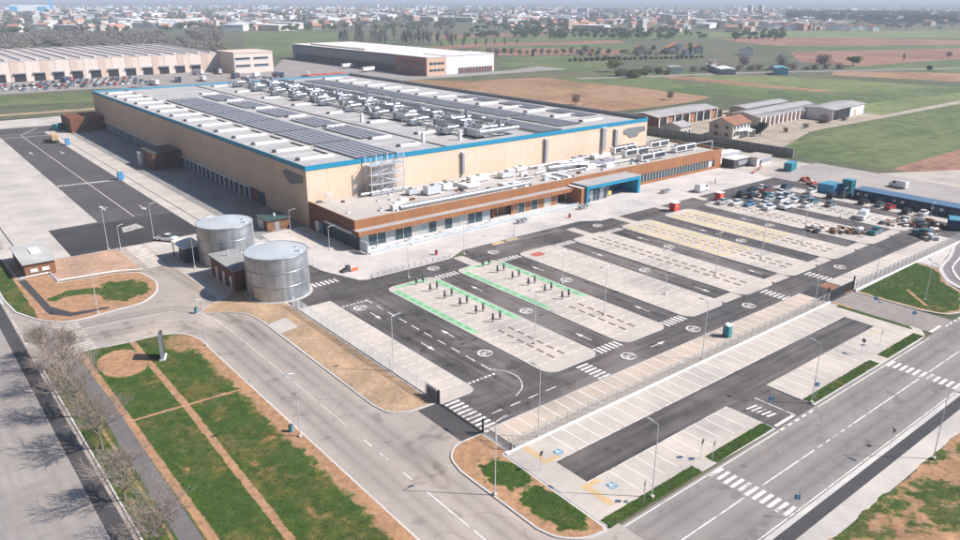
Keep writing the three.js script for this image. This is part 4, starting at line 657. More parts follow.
// ---------------------------------------------------------------- lamps
{
  const mk = (label, x, z, h, turn, dbl) => {
    const t = thing('street_lamp', label, 'lamp post', [x, 0.12, z], turn, 'lamp posts');
    put('pole', cyl(0.075, 0.04, h, 0, 0, 0, 8), M.galv, t); put('base', box(0.45, 0.25, 0.45), M.conc, t);
    for (const s of dbl ? [-1, 1] : [1]) { const a = put('arm', bar([0, h - 0.05, 0], [s * 1.1, h + 0.12, 0], 0.045), M.galv, t); put('lamp_head', box(0.75, 0.12, 0.3, s * 1.35, h + 0.06, 0), M.grey, a); }
    return t;
  };
  for (const [x, z, h, a, dbl, l] of [
    [57.6, -92.8, 9.4, 0, 0, 'tall lamp post standing in the single row of stalls by the west fence'],
    [83.5, -127, 7.5, -1.57, 0, 'lamp post at the forecourt kerb left of the first raised crossing'],
    [102.2, -131.9, 7.5, -1.57, 0, 'lamp post at the forecourt kerb just left of the lay-by'],
    [120.8, -135.4, 7.5, -1.57, 0, 'lamp post beside the lay-by with orange markings'],
    [82, -86.2, 10, 0, 1, 'tall lamp post in the near half of the leftmost green-edged parking block'],
    [100.8, -87.3, 9.6, 0, 1, 'tall lamp post in the near half of the second green-edged parking block'],
    [118.1, -86.7, 9.4, 0, 1, 'tall lamp post in the parking block with the red painted mark'],
    [135.6, -87, 9.4, 0, 1, 'tall lamp post in the fourth parking block from the left'],
    [153.2, -87, 9.4, 0, 1, 'tall lamp post in the nearer parking block with yellow bays'],
    [171, -87, 9.4, 0, 1, 'tall lamp post in the farther parking block with yellow bays'],
    [106.4, -104, 7, 0, 0, 'lamp post at the right edge of the second green-edged parking block'],
    [82, -108, 0.01, 0, 0, ''],
    [99.4, -64.5, 10.2, 1.57, 0, 'tall lamp post at the south fence near the teal portable toilet'],
    [62.3, -64.2, 10.4, 1.57, 0, 'tall lamp post at the south fence next to the side gate'],
    [135.4, -64.6, 9, 1.57, 0, 'tall lamp post at the south fence next to the black sliding gate'],
    [161.2, -64.8, 6, 1.57, 0, 'lamp post behind the lawn at the east gate'],
    [155.4, -52.6, 8, 0.8, 1, 'twin headed lamp post on the lawn by the east gate'],
    [99.9, -45.8, 9.6, 1.57, 0, 'tall lamp post right of the roadside lot entry'],
    [63.8, -46.1, 9.9, 1.57, 0, 'tall lamp post in the grass strip at the near corner of the roadside lot'],
    [98.6, -28.5, 10, -1.57, 0, 'tall lamp post at the edge of the bare embankment'],
    [37.3, -84.5, 9.6, 3.14, 0, 'tall lamp post beside the grass island, near the small blue bin'],
    [37.9, -120.6, 8.5, 3.14, 0, 'tall lamp post at the bend of the entrance road'],
    [49.6, -58.2, 10, 0, 0, 'tall lamp post at the kerb of the small soil island, bottom centre'],
    [50.4, -161.6, 7.4, 0, 0, 'lamp post beside the farther water tank'],
    [39.1, -187.2, 9.6, 0.5, 0, 'tall lamp post at the foot of the dark truck lane'],
    [50.1, -189.2, 8.6, 0.5, 0, 'tall lamp post beside the white pickup truck'],
    [41.4, -185.4, 5.6, 0.5, 0, 'short lamp post at the striped crossing by the soil yard'],
    [79.6, -154.4, 5.6, 0, 0, 'short lamp post before the glazed shop flank'],
    [78.6, -172.9, 5.8, 0, 0, 'short lamp post beside the small brick hut'],
    [215.9, -76, 5, 0, 0, 'lamp post on the aisle in front of the blue site huts'],
    [184, -93.4, 8, 0, 0, 'lamp post among the rubble piles in the far parking block'],
    [201.2, -92.9, 8, 0, 0, 'lamp post near the white van in the far parking block'],
    [27.2, -147.4, 8.6, -1.57, 0, 'lamp post on the oval soil island by the entrance road'],
  ]) if (l) mk(l, x, z, h, a, dbl);
}
// ---------------------------------------------------------------- fences and gates
function fence(label, a, b, step, h, m, bars) {
  const dx = b[0] - a[0], dz = b[1] - a[1], L = Math.hypot(dx, dz), n = Math.round(L / step), turn = Math.atan2(-dz, dx), w = L / n;
  const t = thing('fence', label, 'fence', [a[0], 0.12, a[1]], turn);
  const post = box(0.09, h, 0.09), G = [box(w - 0.1, 0.05, 0.04, 0, h - 0.12), box(w - 0.1, 0.05, 0.04, 0, 0.12)]; for (let i = 0; i < bars; i++) G.push(box(0.03, h - 0.2, 0.02, -w / 2 + 0.1 + (i + 0.5) * (w - 0.2) / bars, 0.12)); const pan = join(G);
  for (let i = 0; i <= n; i++) place('post', post, m, t, i * w, 0, 0);
  for (let i = 0; i < n; i++) place('panel', pan, m, t, (i + 0.5) * w, 0, 0);
  return t;
}
const fm = std([0.42, 0.43, 0.42], 0.6), fw = std([0.66, 0.67, 0.66], 0.6);
fence('pale grey bar fence along the tan strip west of the car park', [57.2, -127.5], [57.2, -80.6], 2.45, 2.2, fw, 14);
fence('grey bar fence between the car park and the roadside lot', [57.4, -64], [139.6, -64], 2.05, 2.1, fm, 9);
fence('grey bar fence behind the lawn at the east gate', [150.8, -64.1], [205, -64.1], 2.05, 2.1, fm, 9);
fence('short pale fence between forecourt and tanks', [68.4, -159], [71.2, -146], 2.2, 1.8, fw, 10);
fence('short grey fence by the side gate and the small soil island', [57.1, -69.4], [57.1, -64.3], 2.5, 2.0, fw, 8);
{
  const w = thing('kerb_wall', 'white low wall under the south fence', 'wall', [0, 0, 0]); put('wall', ext(56.2, 140, 0.1, 0.32, -63.92, -63.74), M.white, w);
  const w2 = thing('kerb_wall', 'white low wall edging the lawn at the east gate', 'wall', [0, 0, 0]); put('wall', ext(150.2, 206, 0.1, 0.32, -63.92, -63.72), M.white, w2);
  const g = thing('sliding_gate', 'black sliding gate standing across the east driveway', 'gate', [140.4, 0, -64.6]);
  for (let i = 0; i < 5; i++) place('gate_panel', box(1.96, 1.75, 0.08), M.black, g, 1 + i * 2, 0.12, 0); put('rail', [ext(0, 10, 1.9, 2.0, -0.08, 0.08), ext(0, 10, 0.04, 0.12, -0.08, 0.08)], M.darkgrey, g); for (const x of [-0.1, 10.2]) put('post', box(0.25, 2.9, 0.25, x, 0, 0), M.black, g);
  const g2 = thing('side_gate', 'dark open gate post pair at the zebra crossing of the west driveway', 'gate', [57.2, 0, -80]);
  for (const z of [0, 10.2]) put('post', box(0.25, 2.2, 0.25, 0, 0, z), M.black, g2); put('leaf', ext(0.1, 0.2, 0.15, 2, -3.4, -0.1), M.darkgrey, g2); put('track', ext(-0.15, 0.15, 0.006, 0.05, 0.1, 10.1), M.black, g2);
}
// ---------------------------------------------------------------- charging posts in pairs
{
  let first; const lab = 'slim dark charging post in a pair on the green-edged parking block nearest the tanks', lab2 = 'slim dark charging post in a pair on the second green-edged parking block';
  for (const [xs, l, g] of [[[82.4, 84.1], lab, 'charging posts of the nearest block'], [[100.2, 102], lab2, 'charging posts of the second block']]) for (let i = 0; i < 6; i++) for (const x of xs) {
    const p = [x, 0.126, -122.5 + i * 4.94];
    if (!first) { first = thing('charging_post', l, 'charging post', p, 0, g); put('cabinet', box(0.34, 1.1, 0.26, 0, 0.5), M.black, first); put('foot', box(0.14, 0.4, 0.14, 0, 0.1), M.darkgrey, first); put('plinth', box(0.5, 0.1, 0.4), M.grey, first); put('screen', box(0.22, 0.26, 0.02, 0, 1.2, 0.14), M.grey, first); } else dup(first, l, p, 0, g);
  }
}
// ---------------------------------------------------------------- road signs and small street furniture
{
  const sign = (label, x, z, h, turn, shape, m) => { const t = thing('road_sign', label, 'sign', [x, 0.12, z], turn); put('pole', cyl(0.035, 0.035, h, 0, 0, 0, 6), M.galv, t); const b = shape === 'disc' ? new THREE.CylinderGeometry(0.38, 0.38, 0.04, 18).rotateX(Math.PI / 2).translate(0, h - 0.3, 0.06) : shape === 'two' ? box(0.6, 0.6, 0.04, 0, h - 0.6, 0.06) : shape === 'tri' ? new THREE.CylinderGeometry(0.5, 0.5, 0.04, 3).rotateX(Math.PI / 2).translate(0, h - 0.4, 0.06) : box(0.65, 0.65, 0.04, 0, h - 0.65, 0.06); put('plate', b, m, t); if (shape === 'two') put('plate', box(0.55, 0.35, 0.04, 0, h - 1.3, 0.06), M.bluepaint, t); };
  const d = std([0.07, 0.06, 0.06], 0.6), b = M.bluepaint;
  for (const [l, x, z, h, tu, s, m] of [
    ['dark backed sign with small blue plate near the blue disabled bay', 62.2, -46, 3.0, 3.6, 'two', d], ['dark backed disc sign at the gap in the grass strips, left one', 75.2, -47.4, 2.8, 0.2, 'disc', d], ['dark backed square sign at the gap in the grass strips, right one', 76, -46.2, 2.8, 0.4, 'sq', d],
    ['blue square sign at the lamp by the roadside lot entry', 101.2, -46, 2.8, 2.4, 'sq', b], ['dark disc sign in the far grass strip of the roadside lot', 127.6, -48.6, 2.9, 0.3, 'disc', d], ['slim dark sign in the stalls at the far zebra crossing', 121.8, -49, 2.8, 1.2, 'sq', d],
    ['blue square crossing sign on the near zebra, embankment side', 73.6, -33.5, 3.0, 2.3, 'sq', b], ['blue disc sign painted island at the roadside lot entry', 93.4, -48.6, 2.0, 2.3, 'disc', b], ['black disc sign at the corner of the small soil island', 57.2, -58.4, 2.8, 0.2, 'disc', d],
    ['dark blue disc sign on the lawn side of the gate road', 145.2, -57.6, 1.7, 2.3, 'disc', b], ['blue disc sign at the mouth of the gate road', 141.2, -49, 2.6, 2.3, 'disc', b], ['brown backed sign on the kerb by the bicycle path', 97.3, -33.3, 2.8, 0.9, 'tri', std([0.2, 0.1, 0.08], 0.7)], ['blue square sign by the far zebra crossing', 124.2, -33.3, 2.8, 2.3, 'sq', b]]) sign(l, x, z, h, tu, s, m);
  const q = thing('totem_sign', 'dark grey totem slab on a white base standing on the grass island', 'sign', [30.6, 0.13, -120.4], -0.42); put('slab', box(0.4, 4.2, 2.2, 0, 0.3, 0), M.darkgrey, q); put('edge_strip', box(0.44, 4.25, 0.16, 0, 0.3, 1.1), M.grey, q); put('base', box(0.9, 0.25, 2.5), M.offwhite, q);
  const to = thing('portable_toilet', 'teal portable toilet with white roof by the south fence', 'toilet', [110.4, 0.13, -67.2]); put('cabin', box(1.15, 2.05, 1.15, 0, 0.1), M.teal, to); put('roof', new THREE.CylinderGeometry(0.55, 0.86, 0.3, 4).rotateY(Math.PI / 4).translate(0, 2.3, 0), M.white, to); const dr = put('door', box(0.8, 1.85, 0.04, 0, 0.15, 0.6), std([0.05, 0.3, 0.33], 0.5), to); put('handle', box(0.06, 0.14, 0.05, 0.3, 1.1, 0.63), M.black, dr); put('skid', box(1.2, 0.1, 1.2), M.darkgrey, to);
  const bin = (label, x, z, m) => { const t = thing('bin', label, 'bin', [x, 0.02, z]); put('drum', cyl(0.3, 0.36, 0.95, 0, 0.08, 0, 10), m, t); put('lid', cyl(0.4, 0.25, 0.16, 0, 1.03, 0, 10), M.darkgrey, t); put('foot', box(0.5, 0.08, 0.5), M.white, t); };
  bin('small pale blue box on the kerb at the entrance road bend', 41.6, -136, M.bluelight); bin('small blue and white cabinet by the lamp on the grass island', 36.9, -86.4, M.bluelight);
  bin('dark red litter bin on the forecourt before the canopy', 97, -135.6, M.red); bin('dark red litter bin on the forecourt before the entrance', 143.6, -138.6, M.red); bin('low dark bin beside the blue portal', 160, -147, M.darkgrey);
  for (const [x, z, l] of [[171.8, -125.6, 'red kiosk box at the head of the farther yellow parking block'], [191.6, -124.6, 'red kiosk box at the head of the parked cars']]) { const t = thing('kiosk', l, 'kiosk', [x, 0.1, z]); put('body', box(2.2, 2.2, 1.8, 0, 0.1), M.red, t); put('roof', box(2.4, 0.15, 2, 0, 2.3), M.white, t); put('hatch', box(1.2, 0.8, 0.05, 0, 1.1, 0.92), M.orangeplastic, t); put('floor', box(2.2, 0.1, 1.8), M.grey, t); }
  // trolley racks on the forecourt
  for (const [x, z, l] of [[151.6, -143.8, 'trolley rack beside the dark shop door under the canopy'], [128.5, -144, 'trolley rack before the dark entrance recess'], [184.5, -141, 'trolley rack right of the blue portal']]) { const t = thing('trolley_rack', l, 'rack', [x, 0.1, z]); put('frame', [0, 1.2, 2.4, 3.6].flatMap(a => [box(0.08, 1.2, 0.08, a, 0, 0), box(0.08, 1.2, 0.08, a, 0, 2), box(0.08, 0.08, 2, a, 1.15, 1)]), M.galv, t); for (let i = 0; i < 3; i++) put('trolley', box(0.6, 0.5, 1.5, 0.6 + i * 1.2, 0.5, 1), M.grey, t); }
  // pile of pallets and a parasol by the forecourt corner
  const pl = thing('material_pile', 'dark heap with an orange barrier at the forecourt corner by the tanks', 'pile', [75.2, 0.1, -138.6]); put('heap', [box(1.4, 0.7, 1, 0, 0), box(0.9, 0.6, 0.8, 0.3, 0.7), box(0.7, 0.5, 1.2, -0.9, 0)], M.darkgrey, pl); put('barrier', box(1.6, 0.7, 0.1, 1.5, 0.1, 0.9), M.orangeplastic, pl);
}
// concrete planters: bollard line round the forecourt
{ let f; for (let i = 0; i < 14; i++) { const p = [77.5 + i * 1.6, 0.1, -132.1], l = 'small grey bollard in the line along the forecourt kerb'; if (!f) { f = thing('bollard', l, 'bollard', p, 0, 'bollards along the forecourt kerb'); put('post', cyl(0.09, 0.08, 0.9, 0, 0, 0, 8), M.grey, f); put('cap', cyl(0.1, 0.05, 0.08, 0, 0.9, 0, 8), M.white, f); } else dup(f, l, p); } }
// ---------------------------------------------------------------- vehicles
const paint = c => new THREE.MeshPhysicalMaterial({ color: new THREE.Color().setRGB(...c), roughness: 0.35, clearcoat: 0.8, clearcoatRoughness: 0.1 });
const PC = { white: paint([0.72, 0.72, 0.71]), black: paint([0.02, 0.021, 0.024]), grey: paint([0.13, 0.135, 0.14]), silver: paint([0.42, 0.43, 0.44]), teal: paint([0.03, 0.15, 0.17]), navy: paint([0.02, 0.04, 0.10]), red: paint([0.42, 0.03, 0.03]), blue: paint([0.08, 0.2, 0.36]), dred: paint([0.2, 0.03, 0.03]) };
function profile(pts, w, bev) { const g = new THREE.ExtrudeGeometry(new THREE.Shape(pts.map(q => new THREE.Vector2(...q))), { depth: w - 2 * bev, bevelEnabled: true, bevelSize: bev, bevelThickness: bev, bevelSegments: 2 }); g.translate(0, 0, -(w - 2 * bev) / 2); return g; }
const carKinds = {
  hatch: { body: profile([[-1.95, 0.3], [1.95, 0.3], [2.05, 0.62], [1.9, 0.86], [0.95, 0.98], [-1.75, 1.0], [-2.0, 0.85]], 1.72, 0.1), cab: profile([[0.95, 0.95], [0.25, 1.4], [-1.35, 1.42], [-1.85, 0.95]], 1.5, 0.1), roof: box(1.55, 0.05, 1.3, -0.55, 1.5), wb: 1.28 },
  suv: { body: profile([[-2.1, 0.35], [2.1, 0.35], [2.2, 0.75], [2.05, 1.0], [1.0, 1.1], [-2.05, 1.12], [-2.15, 0.9]], 1.82, 0.1), cab: profile([[1.0, 1.08], [0.3, 1.6], [-1.7, 1.62], [-2.05, 1.08]], 1.6, 0.1), roof: box(1.9, 0.05, 1.4, -0.7, 1.7), wb: 1.35 },
  van: { body: profile([[-2.7, 0.35], [2.5, 0.35], [2.7, 0.8], [2.55, 1.15], [1.9, 1.3], [1.2, 2.1], [-2.6, 2.15], [-2.72, 1.9]], 1.95, 0.12), cab: profile([[1.98, 1.3], [1.36, 2.02], [0.55, 2.02], [0.55, 1.3]], 2.0, 0.02), roof: box(3.6, 0.05, 1.6, -0.8, 2.26), wb: 1.7 },
};
const wheelG = new THREE.CylinderGeometry(0.32, 0.32, 0.2, 14).rotateX(Math.PI / 2), rimG = new THREE.CylinderGeometry(0.2, 0.2, 0.22, 10).rotateX(Math.PI / 2);
function car(kind, col, label, x, z, turn, y = 0.13) {
  const k = carKinds[kind], t = thing(kind === 'van' ? 'parked_van' : 'parked_car', label, kind === 'van' ? 'van' : 'car', [x, y, z], turn, 'vehicles on the car park'), w = kind === 'van' ? 1.95 : kind === 'suv' ? 1.82 : 1.72;
  put('body', k.body, PC[col], t); const c = put('windows', k.cab, M.glass, t); put('roof', k.roof, PC[col], c);
  for (const sx of [-1, 1]) for (const sz of [-1, 1]) { const h = put('wheel', wheelG, M.rubber, t); h.position.set(sx * k.wb, 0.32, sz * (w / 2 - 0.08)); put('rim', rimG, M.galv, h); }
  for (const s of [-1, 1]) { put('headlight', box(0.08, 0.16, 0.36, k === carKinds.hatch ? 2.08 : 2.22, 0.62, s * 0.6), M.offwhite, t); put('tail_light', box(0.06, 0.22, 0.24, -(kind === 'van' ? 2.8 : kind === 'suv' ? 2.2 : 2.06), 0.75, s * 0.65), M.red, t); }
  return t;
}
const PI = Math.PI;
for (const [k, c, l, x, z, t] of [
  ['hatch', 'white', 'white hatchback at the near left end of the parked cars, beside a blue one', 195.6, -112.2, PI], ['hatch', 'blue', 'dull blue hatchback between two white cars at the near left of the parked cars', 192.8, -115.4, PI], ['hatch', 'silver', 'silver hatchback nearest the right red kiosk', 188.6, -121.6, PI], ['hatch', 'white', 'white hatchback just right of the red kiosk', 190.8, -118.4, PI],
  ['suv', 'white', 'white estate car in the second row behind the blue hatchback', 203.8, -111.8, 0], ['suv', 'teal', 'teal estate car in the middle of the parked cluster', 205.6, -117.4, 0], ['hatch', 'silver', 'silver hatchback beside the teal estate car', 202.8, -114.8, PI], ['suv', 'black', 'black car at the far left of the parked cluster', 201.2, -123, 0], ['hatch', 'black', 'black hatchback next to the teal estate on its far side', 202.4, -120.2, 0], ['hatch', 'white', 'white car on the right rim of the left cluster', 206.8, -109.2, 0],
  ['suv', 'dred', 'dark red car at the top of the parked cluster', 211.3, -121.4, PI], ['hatch', 'white', 'white car in the top row beside the dark red one', 213.6, -124.1, 0], ['suv', 'navy', 'navy and white car at the top right of the cluster', 219.8, -119.6, 0], ['hatch', 'black', 'black hatchback in the top row left of the white one', 208.6, -124.5, PI],
  ['suv', 'grey', 'dark grey car in the middle row, with teal car behind it', 209.4, -108.2, PI], ['hatch', 'white', 'white car facing the aisle in front of the dark grey one', 204.4, -104.4, 0], ['suv', 'teal', 'teal car directly behind the lone white one in the aisle row', 209.2, -105.2, 0], ['hatch', 'grey', 'grey hatchback standing alone in the middle row', 210.6, -100.6, 0],
  ['hatch', 'white', 'white hatchback with black windows in the row by the huts, far end', 220.8, -112, 0], ['suv', 'black', 'black estate car left of the white one in the hut row', 220.6, -105.2, 0], ['suv', 'black', 'black car with white roof in the hut row right of the other black one', 224, -103, 0],
  ['hatch', 'black', 'black hatchback alone before the hut row, left of three', 220.9, -96, 0], ['hatch', 'grey', 'dark green-grey hatchback before the blue huts', 221.4, -91.6, 0], ['hatch', 'red', 'red hatchback before the blue huts', 220.9, -88.6, 0], ['hatch', 'black', 'black hatchback right of the red one before the huts', 220.2, -83.6, 0], ['hatch', 'white', 'small white car close to the hut wall, rightmost', 221.6, -79.8, 0],
  ['hatch', 'white', 'white hatchback in the front row, next to the silver one by the kiosk', 193.6, -109.6, PI], ['suv', 'white', 'white estate car at the right end of the front row', 198.4, -107.2, PI], ['hatch', 'black', 'black hatchback in the second row behind the front white cars', 206.2, -114.2, PI], ['suv', 'silver', 'silver estate car in the second row, right of the teal one', 210.6, -113.6, 0], ['hatch', 'white', 'white hatchback at the far right of the second row', 212, -117, PI],
  ['van', 'white', 'white panel van standing alone in the far parking block', 204.6, -88.6, PI + 0.2], ['suv', 'teal', 'grey-teal car parked beside the rubble at the block end', 193, -79.8, PI], ['van', 'white', 'white delivery van on the forecourt before the terracotta wall', 197, -134.6, 0.1],
  ['suv', 'teal', 'teal car among the debris by the right end of the south fence', 201, -71.8, 1.5], ['suv', 'grey', 'dark car at the debris pile near the last blue hut', 209.8, -76.4, 0.7],
]) car(k, c, l, x, z, t);
car('van', 'white', 'white camper parked behind the blue site huts', 250, -99, 1.4, 0.01);
{ // white pickup by the tanks
  const t = thing('pickup_truck', 'white pickup truck with open bed beside the tanks', 'truck', [52.2, 0.02, -185.5], -0.9); put('body', profile([[-2.4, 0.4], [2.3, 0.4], [2.4, 0.85], [2.2, 1.0], [1.4, 1.08], [-2.4, 1.05]], 1.85, 0.08), PC.white, t); const c = put('windows', profile([[1.4, 1.05], [0.8, 1.65], [-0.4, 1.67], [-0.6, 1.05]], 1.6, 0.08), M.glass, t); put('roof', box(1.2, 0.06, 1.4, 0.2, 1.74), PC.white, c); put('bed', box(1.5, 0.1, 1.5, -1.5, 1.1), M.darkgrey, t); for (const sx of [-1.5, 1.5]) for (const s of [-0.85, 0.85]) { const w = put('wheel', wheelG, M.rubber, t); w.position.set(sx, 0.33, s); }
}
// truck loading at the far brown dock office
{
  const t = thing('box_truck', 'truck with orange and brown boxes on the far end of the truck lane', 'truck', [60.5, 0.02, -352], 1.45); put('cab', box(2.2, 2.6, 2.4, 4.6, 0.6), PC.white, t); put('windscreen', box(0.05, 0.9, 2.1, 5.72, 1.9), M.glass, t); put('bed', box(8, 0.3, 2.4, -0.6, 0.9), M.darkgrey, t); for (const x of [-2.6, 1]) put('load', box(3, 2.2, 2.3, x, 1.2), M.orange, t); for (const x of [-3, -1.6, 4]) for (const s of [-1.1, 1.1]) { const w = put('wheel', wheelG, M.rubber, t); w.position.set(x, 0.4, s); w.scale.setScalar(1.3); }
  const g = (l, x, z, m, w = 5, d = 2.4, h = 2.4, tu = 0) => { const c = thing('container', l, 'container', [x, 0.02, z], tu); put('shell', box(w, h, d, 0, 0.1), m, c); for (let i = 0; i < 8; i++) put('rib', box(0.08, h - 0.3, d + 0.08, -w / 2 + 0.4 + i * (w - 0.8) / 7, 0.25), m, c); put('roof_sheet', box(w + 0.06, 0.06, d + 0.06, 0, h + 0.1), M.bluelight, c); put('door', box(0.06, h - 0.3, d - 0.3, w / 2, 0.2), M.grey, c); return c; };
  g('small blue cabin at the edge of the truck lane, near the striped stop line', 62, -262, M.bluepaint, 1.6, 1.5); g('small blue cabin at the far end of the truck lane', 63, -341, M.bluepaint, 1.6, 1.5); g('turquoise container near the far brown dock office', 69, -384, M.teal, 6, 2.5, 2.6, 0.6);
  g('teal container beside the site entrance behind the parked cars', 246.8, -134, M.teal, 5.5, 2.6, 2.7, 0.2);
  // blue site huts in a row
  const labs = ['leftmost dark blue site hut, farthest in the row', 'second dark blue site hut from the left', 'third dark blue site hut from the left', 'fourth dark blue site hut, near the red car', 'fifth dark blue site hut from the left', 'rightmost dark blue site hut with light blue end wall'];
  const hutRoof = std([0.07, 0.15, 0.24], 0.7); labs.forEach((l, i) => {
    const z = -98.4 + i * 5.15, c = thing('site_hut', l, 'site hut', [227.4, 0.02, z], 0, 'blue site huts'); put('shell', box(5.6, 2.75, 5.05, 0, 0.1), M.navy, c); put('roof', box(5.8, 0.14, 5.1, 0, 2.86), hutRoof, c);
    for (let j = 0; j < 9; j++) put('rib', box(0.08, 2.3, 0.12, -2.84, 0.3, -2.2 + j * 0.55), M.navy, c); for (const w of [-1.2, 1.1]) { const q = put('window', box(0.05, 0.7, 0.8, -2.86, 1.4, w), i % 2 ? M.glass : M.offwhite, c); put('frame', box(0.04, 0.86, 0.96, -2.83, 1.32, w), M.grey, q); } put('door', box(0.06, 2, 0.85, -2.86, 0.2, 0), std([0.05, 0.12, 0.2], 0.5), c); if (i === 5) put('end_wall', box(5.5, 2.6, 0.06, 0, 0.15, 2.56), std([0.06, 0.32, 0.5], 0.6), c); put('base', box(5.4, 0.1, 4.9), M.darkgrey, c);
  });
  g('teal stacked container on the far end of the hut row', 229, -104.8, M.teal, 2.6, 3, 4.4); g('blue container left of the hut row', 227.5, -109.5, M.bluepaint, 5.5, 5, 2.6); g('blue container at the right edge beyond the debris', 214.5, -69.5, M.navy, 5, 3, 2.6, 0.4);
}
// construction clutter: each heap of its own
{
  const heaps = [['rubble and pallets along the aisle in the far parking block, left heap', 184.6, -91, 3.2], ['rubble and pallets along the aisle in the far parking block, second heap', 187.4, -86.6, 3], ['white bags and planks heap in the far parking block', 189.6, -83.6, 2.6], ['planks heap next to the grey-teal car', 191.6, -81.8, 2], ['tan and dark materials heap on the block below the white van', 204.8, -81.6, 3.2], ['brown timber heap at the end of the block by the aisle', 207.6, -78.2, 3], ['low sand and stone heap on the block end', 210.4, -80.6, 2.4], ['red barriers heap left of the blue container', 231.5, -117.5, 3.4], ['red and tan materials heap by the service road', 229.6, -113.4, 3.2], ['grey steel bars heap beside the red barriers', 234.2, -121.2, 3], ['timber and sheet heap at the right end of the south fence', 205.6, -71.2, 3], ['pale sheets heap beyond the fence end', 199, -69.2, 2.4], ['brown and white heap right of the debris car', 212.6, -73.4, 3]];
  const ms = [M.wood, M.white, M.grey, M.offwhite, M.brown, M.plaster, M.darkgrey, M.concwarm];
  heaps.forEach(([l, x, z, r], i) => { const t = thing('material_heap', l, 'heap', [x, 0.13, z], rr(0, 3)); for (let k = 0; k < 16; k++) { const a = rr(0, 6.3), d = r * 0.6 * Math.sqrt(rnd()); const m = put(k % 2 ? 'plank' : 'crate', box(rr(0.5, 2.2), rr(0.2, 0.9), rr(0.3, 1)), (/red/.test(l) && k % 3 === 0) ? M.red : ms[(i * 3 + Math.floor(rr(0, 6))) % 8], t); m.position.set(Math.cos(a) * d, k > 9 ? rr(0.3, 0.8) : 0, Math.sin(a) * d); m.rotation.y = rr(0, 3); } });
  // cabins and sheds right of the shop
  const sh = (l, x, z, w, d, h, m, mr) => { const t = thing('site_shed', l, 'shed', [x, 0.02, z]); put('wall', box(w, h, d), m, t); put('roof', box(w + 0.5, 0.2, d + 0.5, 0, h), mr, t); put('door', box(0.9, 2, 0.06, -w / 4, 0, d / 2 + 0.03), M.darkgrey, t); for (let i = 0; i < 3; i++) put('panel', box(w / 4, h * 0.5, 0.06, -w / 4 + (i + 0.5) * w / 4, h * 0.3, d / 2 + 0.03), M.grey, t); };
  sh('grey fenced enclosure right of the terracotta wall', 238, -150, 9, 5, 3, M.darkgrey, M.offwhite); sh('pale flat cabin with tan roof right of the enclosure', 247.5, -147.5, 9, 6, 3, M.offwhite, M.concwarm); sh('long pale cabin behind the enclosure, under the panelled wall', 243, -158, 14, 4, 3, M.white, M.offwhite);
  for (const [x, z, l] of [[240, -141.2, 'orange barrier fence at the right forecourt end'], [233, -139, 'orange barrier in front of the enclosure']]) { const t = thing('barrier', l, 'barrier', [x, 0.05, z], 0.3); put('board', box(3.2, 0.9, 0.1, 0, 0.25), M.orangeplastic, t); for (const a of [-1.3, 1.3]) put('leg', box(0.1, 1.2, 0.5, a, 0, 0), M.white, t); }
}
// ---------------------------------------------------------------- bare trees of the west verge
function bareTree(s, H) {
  seed = s; const trunk = [], tw = [], twig = (p, q, r, n) => { const g = bar(p.toArray(), q.toArray(), r, n, r * 0.6); return g; };
  const grow = (p, d, len, r, lev) => {
    const q = p.clone().addScaledVector(d, len); (lev < 2 ? trunk : tw).push(twig(p, q, r, lev < 2 ? 6 : lev < 4 ? 4 : 3));
    if (lev >= 5) return; const n = lev === 0 ? 6 : lev < 4 ? 4 : 3, a0 = rr(0, 6.28);
    for (let i = 0; i < n; i++) { const a = a0 + i * 6.28 / n + rr(-0.5, 0.5), t = lev === 0 ? rr(0.6, 1.2) : rr(0.4, 0.95), nd = d.clone().add(new THREE.Vector3(Math.cos(a) * t, rr(0.02, 0.3), Math.sin(a) * t)).normalize(); grow(p.clone().lerp(q, i === 0 ? 1 : rr(lev === 0 ? 0.45 : 0.3, 1)), nd, len * rr(0.62, 0.86), Math.max(r * 0.56, 0.021), lev + 1); }
  };
  grow(new THREE.Vector3(), new THREE.Vector3(rr(-0.06, 0.06), 1, rr(-0.06, 0.06)).normalize(), H * 0.27, H * 0.016, 0);
  return [join(trunk), join(tw)];
}
{
  const V = [bareTree(101, 12.5), bareTree(211, 12), bareTree(331, 10)];
  const bm = std([0.20, 0.155, 0.13], 0.95), tm = std([0.30, 0.24, 0.20], 0.95);
  [[15.7, -98, 0, 1, 'bare tree in the middle of the west verge, casting the widest shadow on the road'], [14.9, -84.6, 2, 1, 'smaller bare tree nearest the camera in the west verge'], [15.2, -108.8, 1, 1, 'bare tree of the west verge behind the widest one'], [15.8, -118, 0, 0.9, 'bare tree beside the dirt circle of the grass island'], [17, -125.6, 2, 1.05, 'bare tree next to the worn zebra crossing'], [15.4, -133, 2, 0.8, 'slender bare tree at the junction with the west road'], [15, -72.5, 1, 0.9, 'bare tree of the west verge at the bottom edge'], [15.2, -188, 1, 0.9, 'bare tree left of the brick gatehouse']].forEach(([x, z, v, s, l], i) => {
    const t = thing('bare_tree', l, 'tree', [x, 0.13, z], i * 1.7, 'bare trees of the west verge'); t.scale.setScalar(s); put('trunk', V[v][0], bm, t); put('crown', V[v][1], tm, t);
  });
}
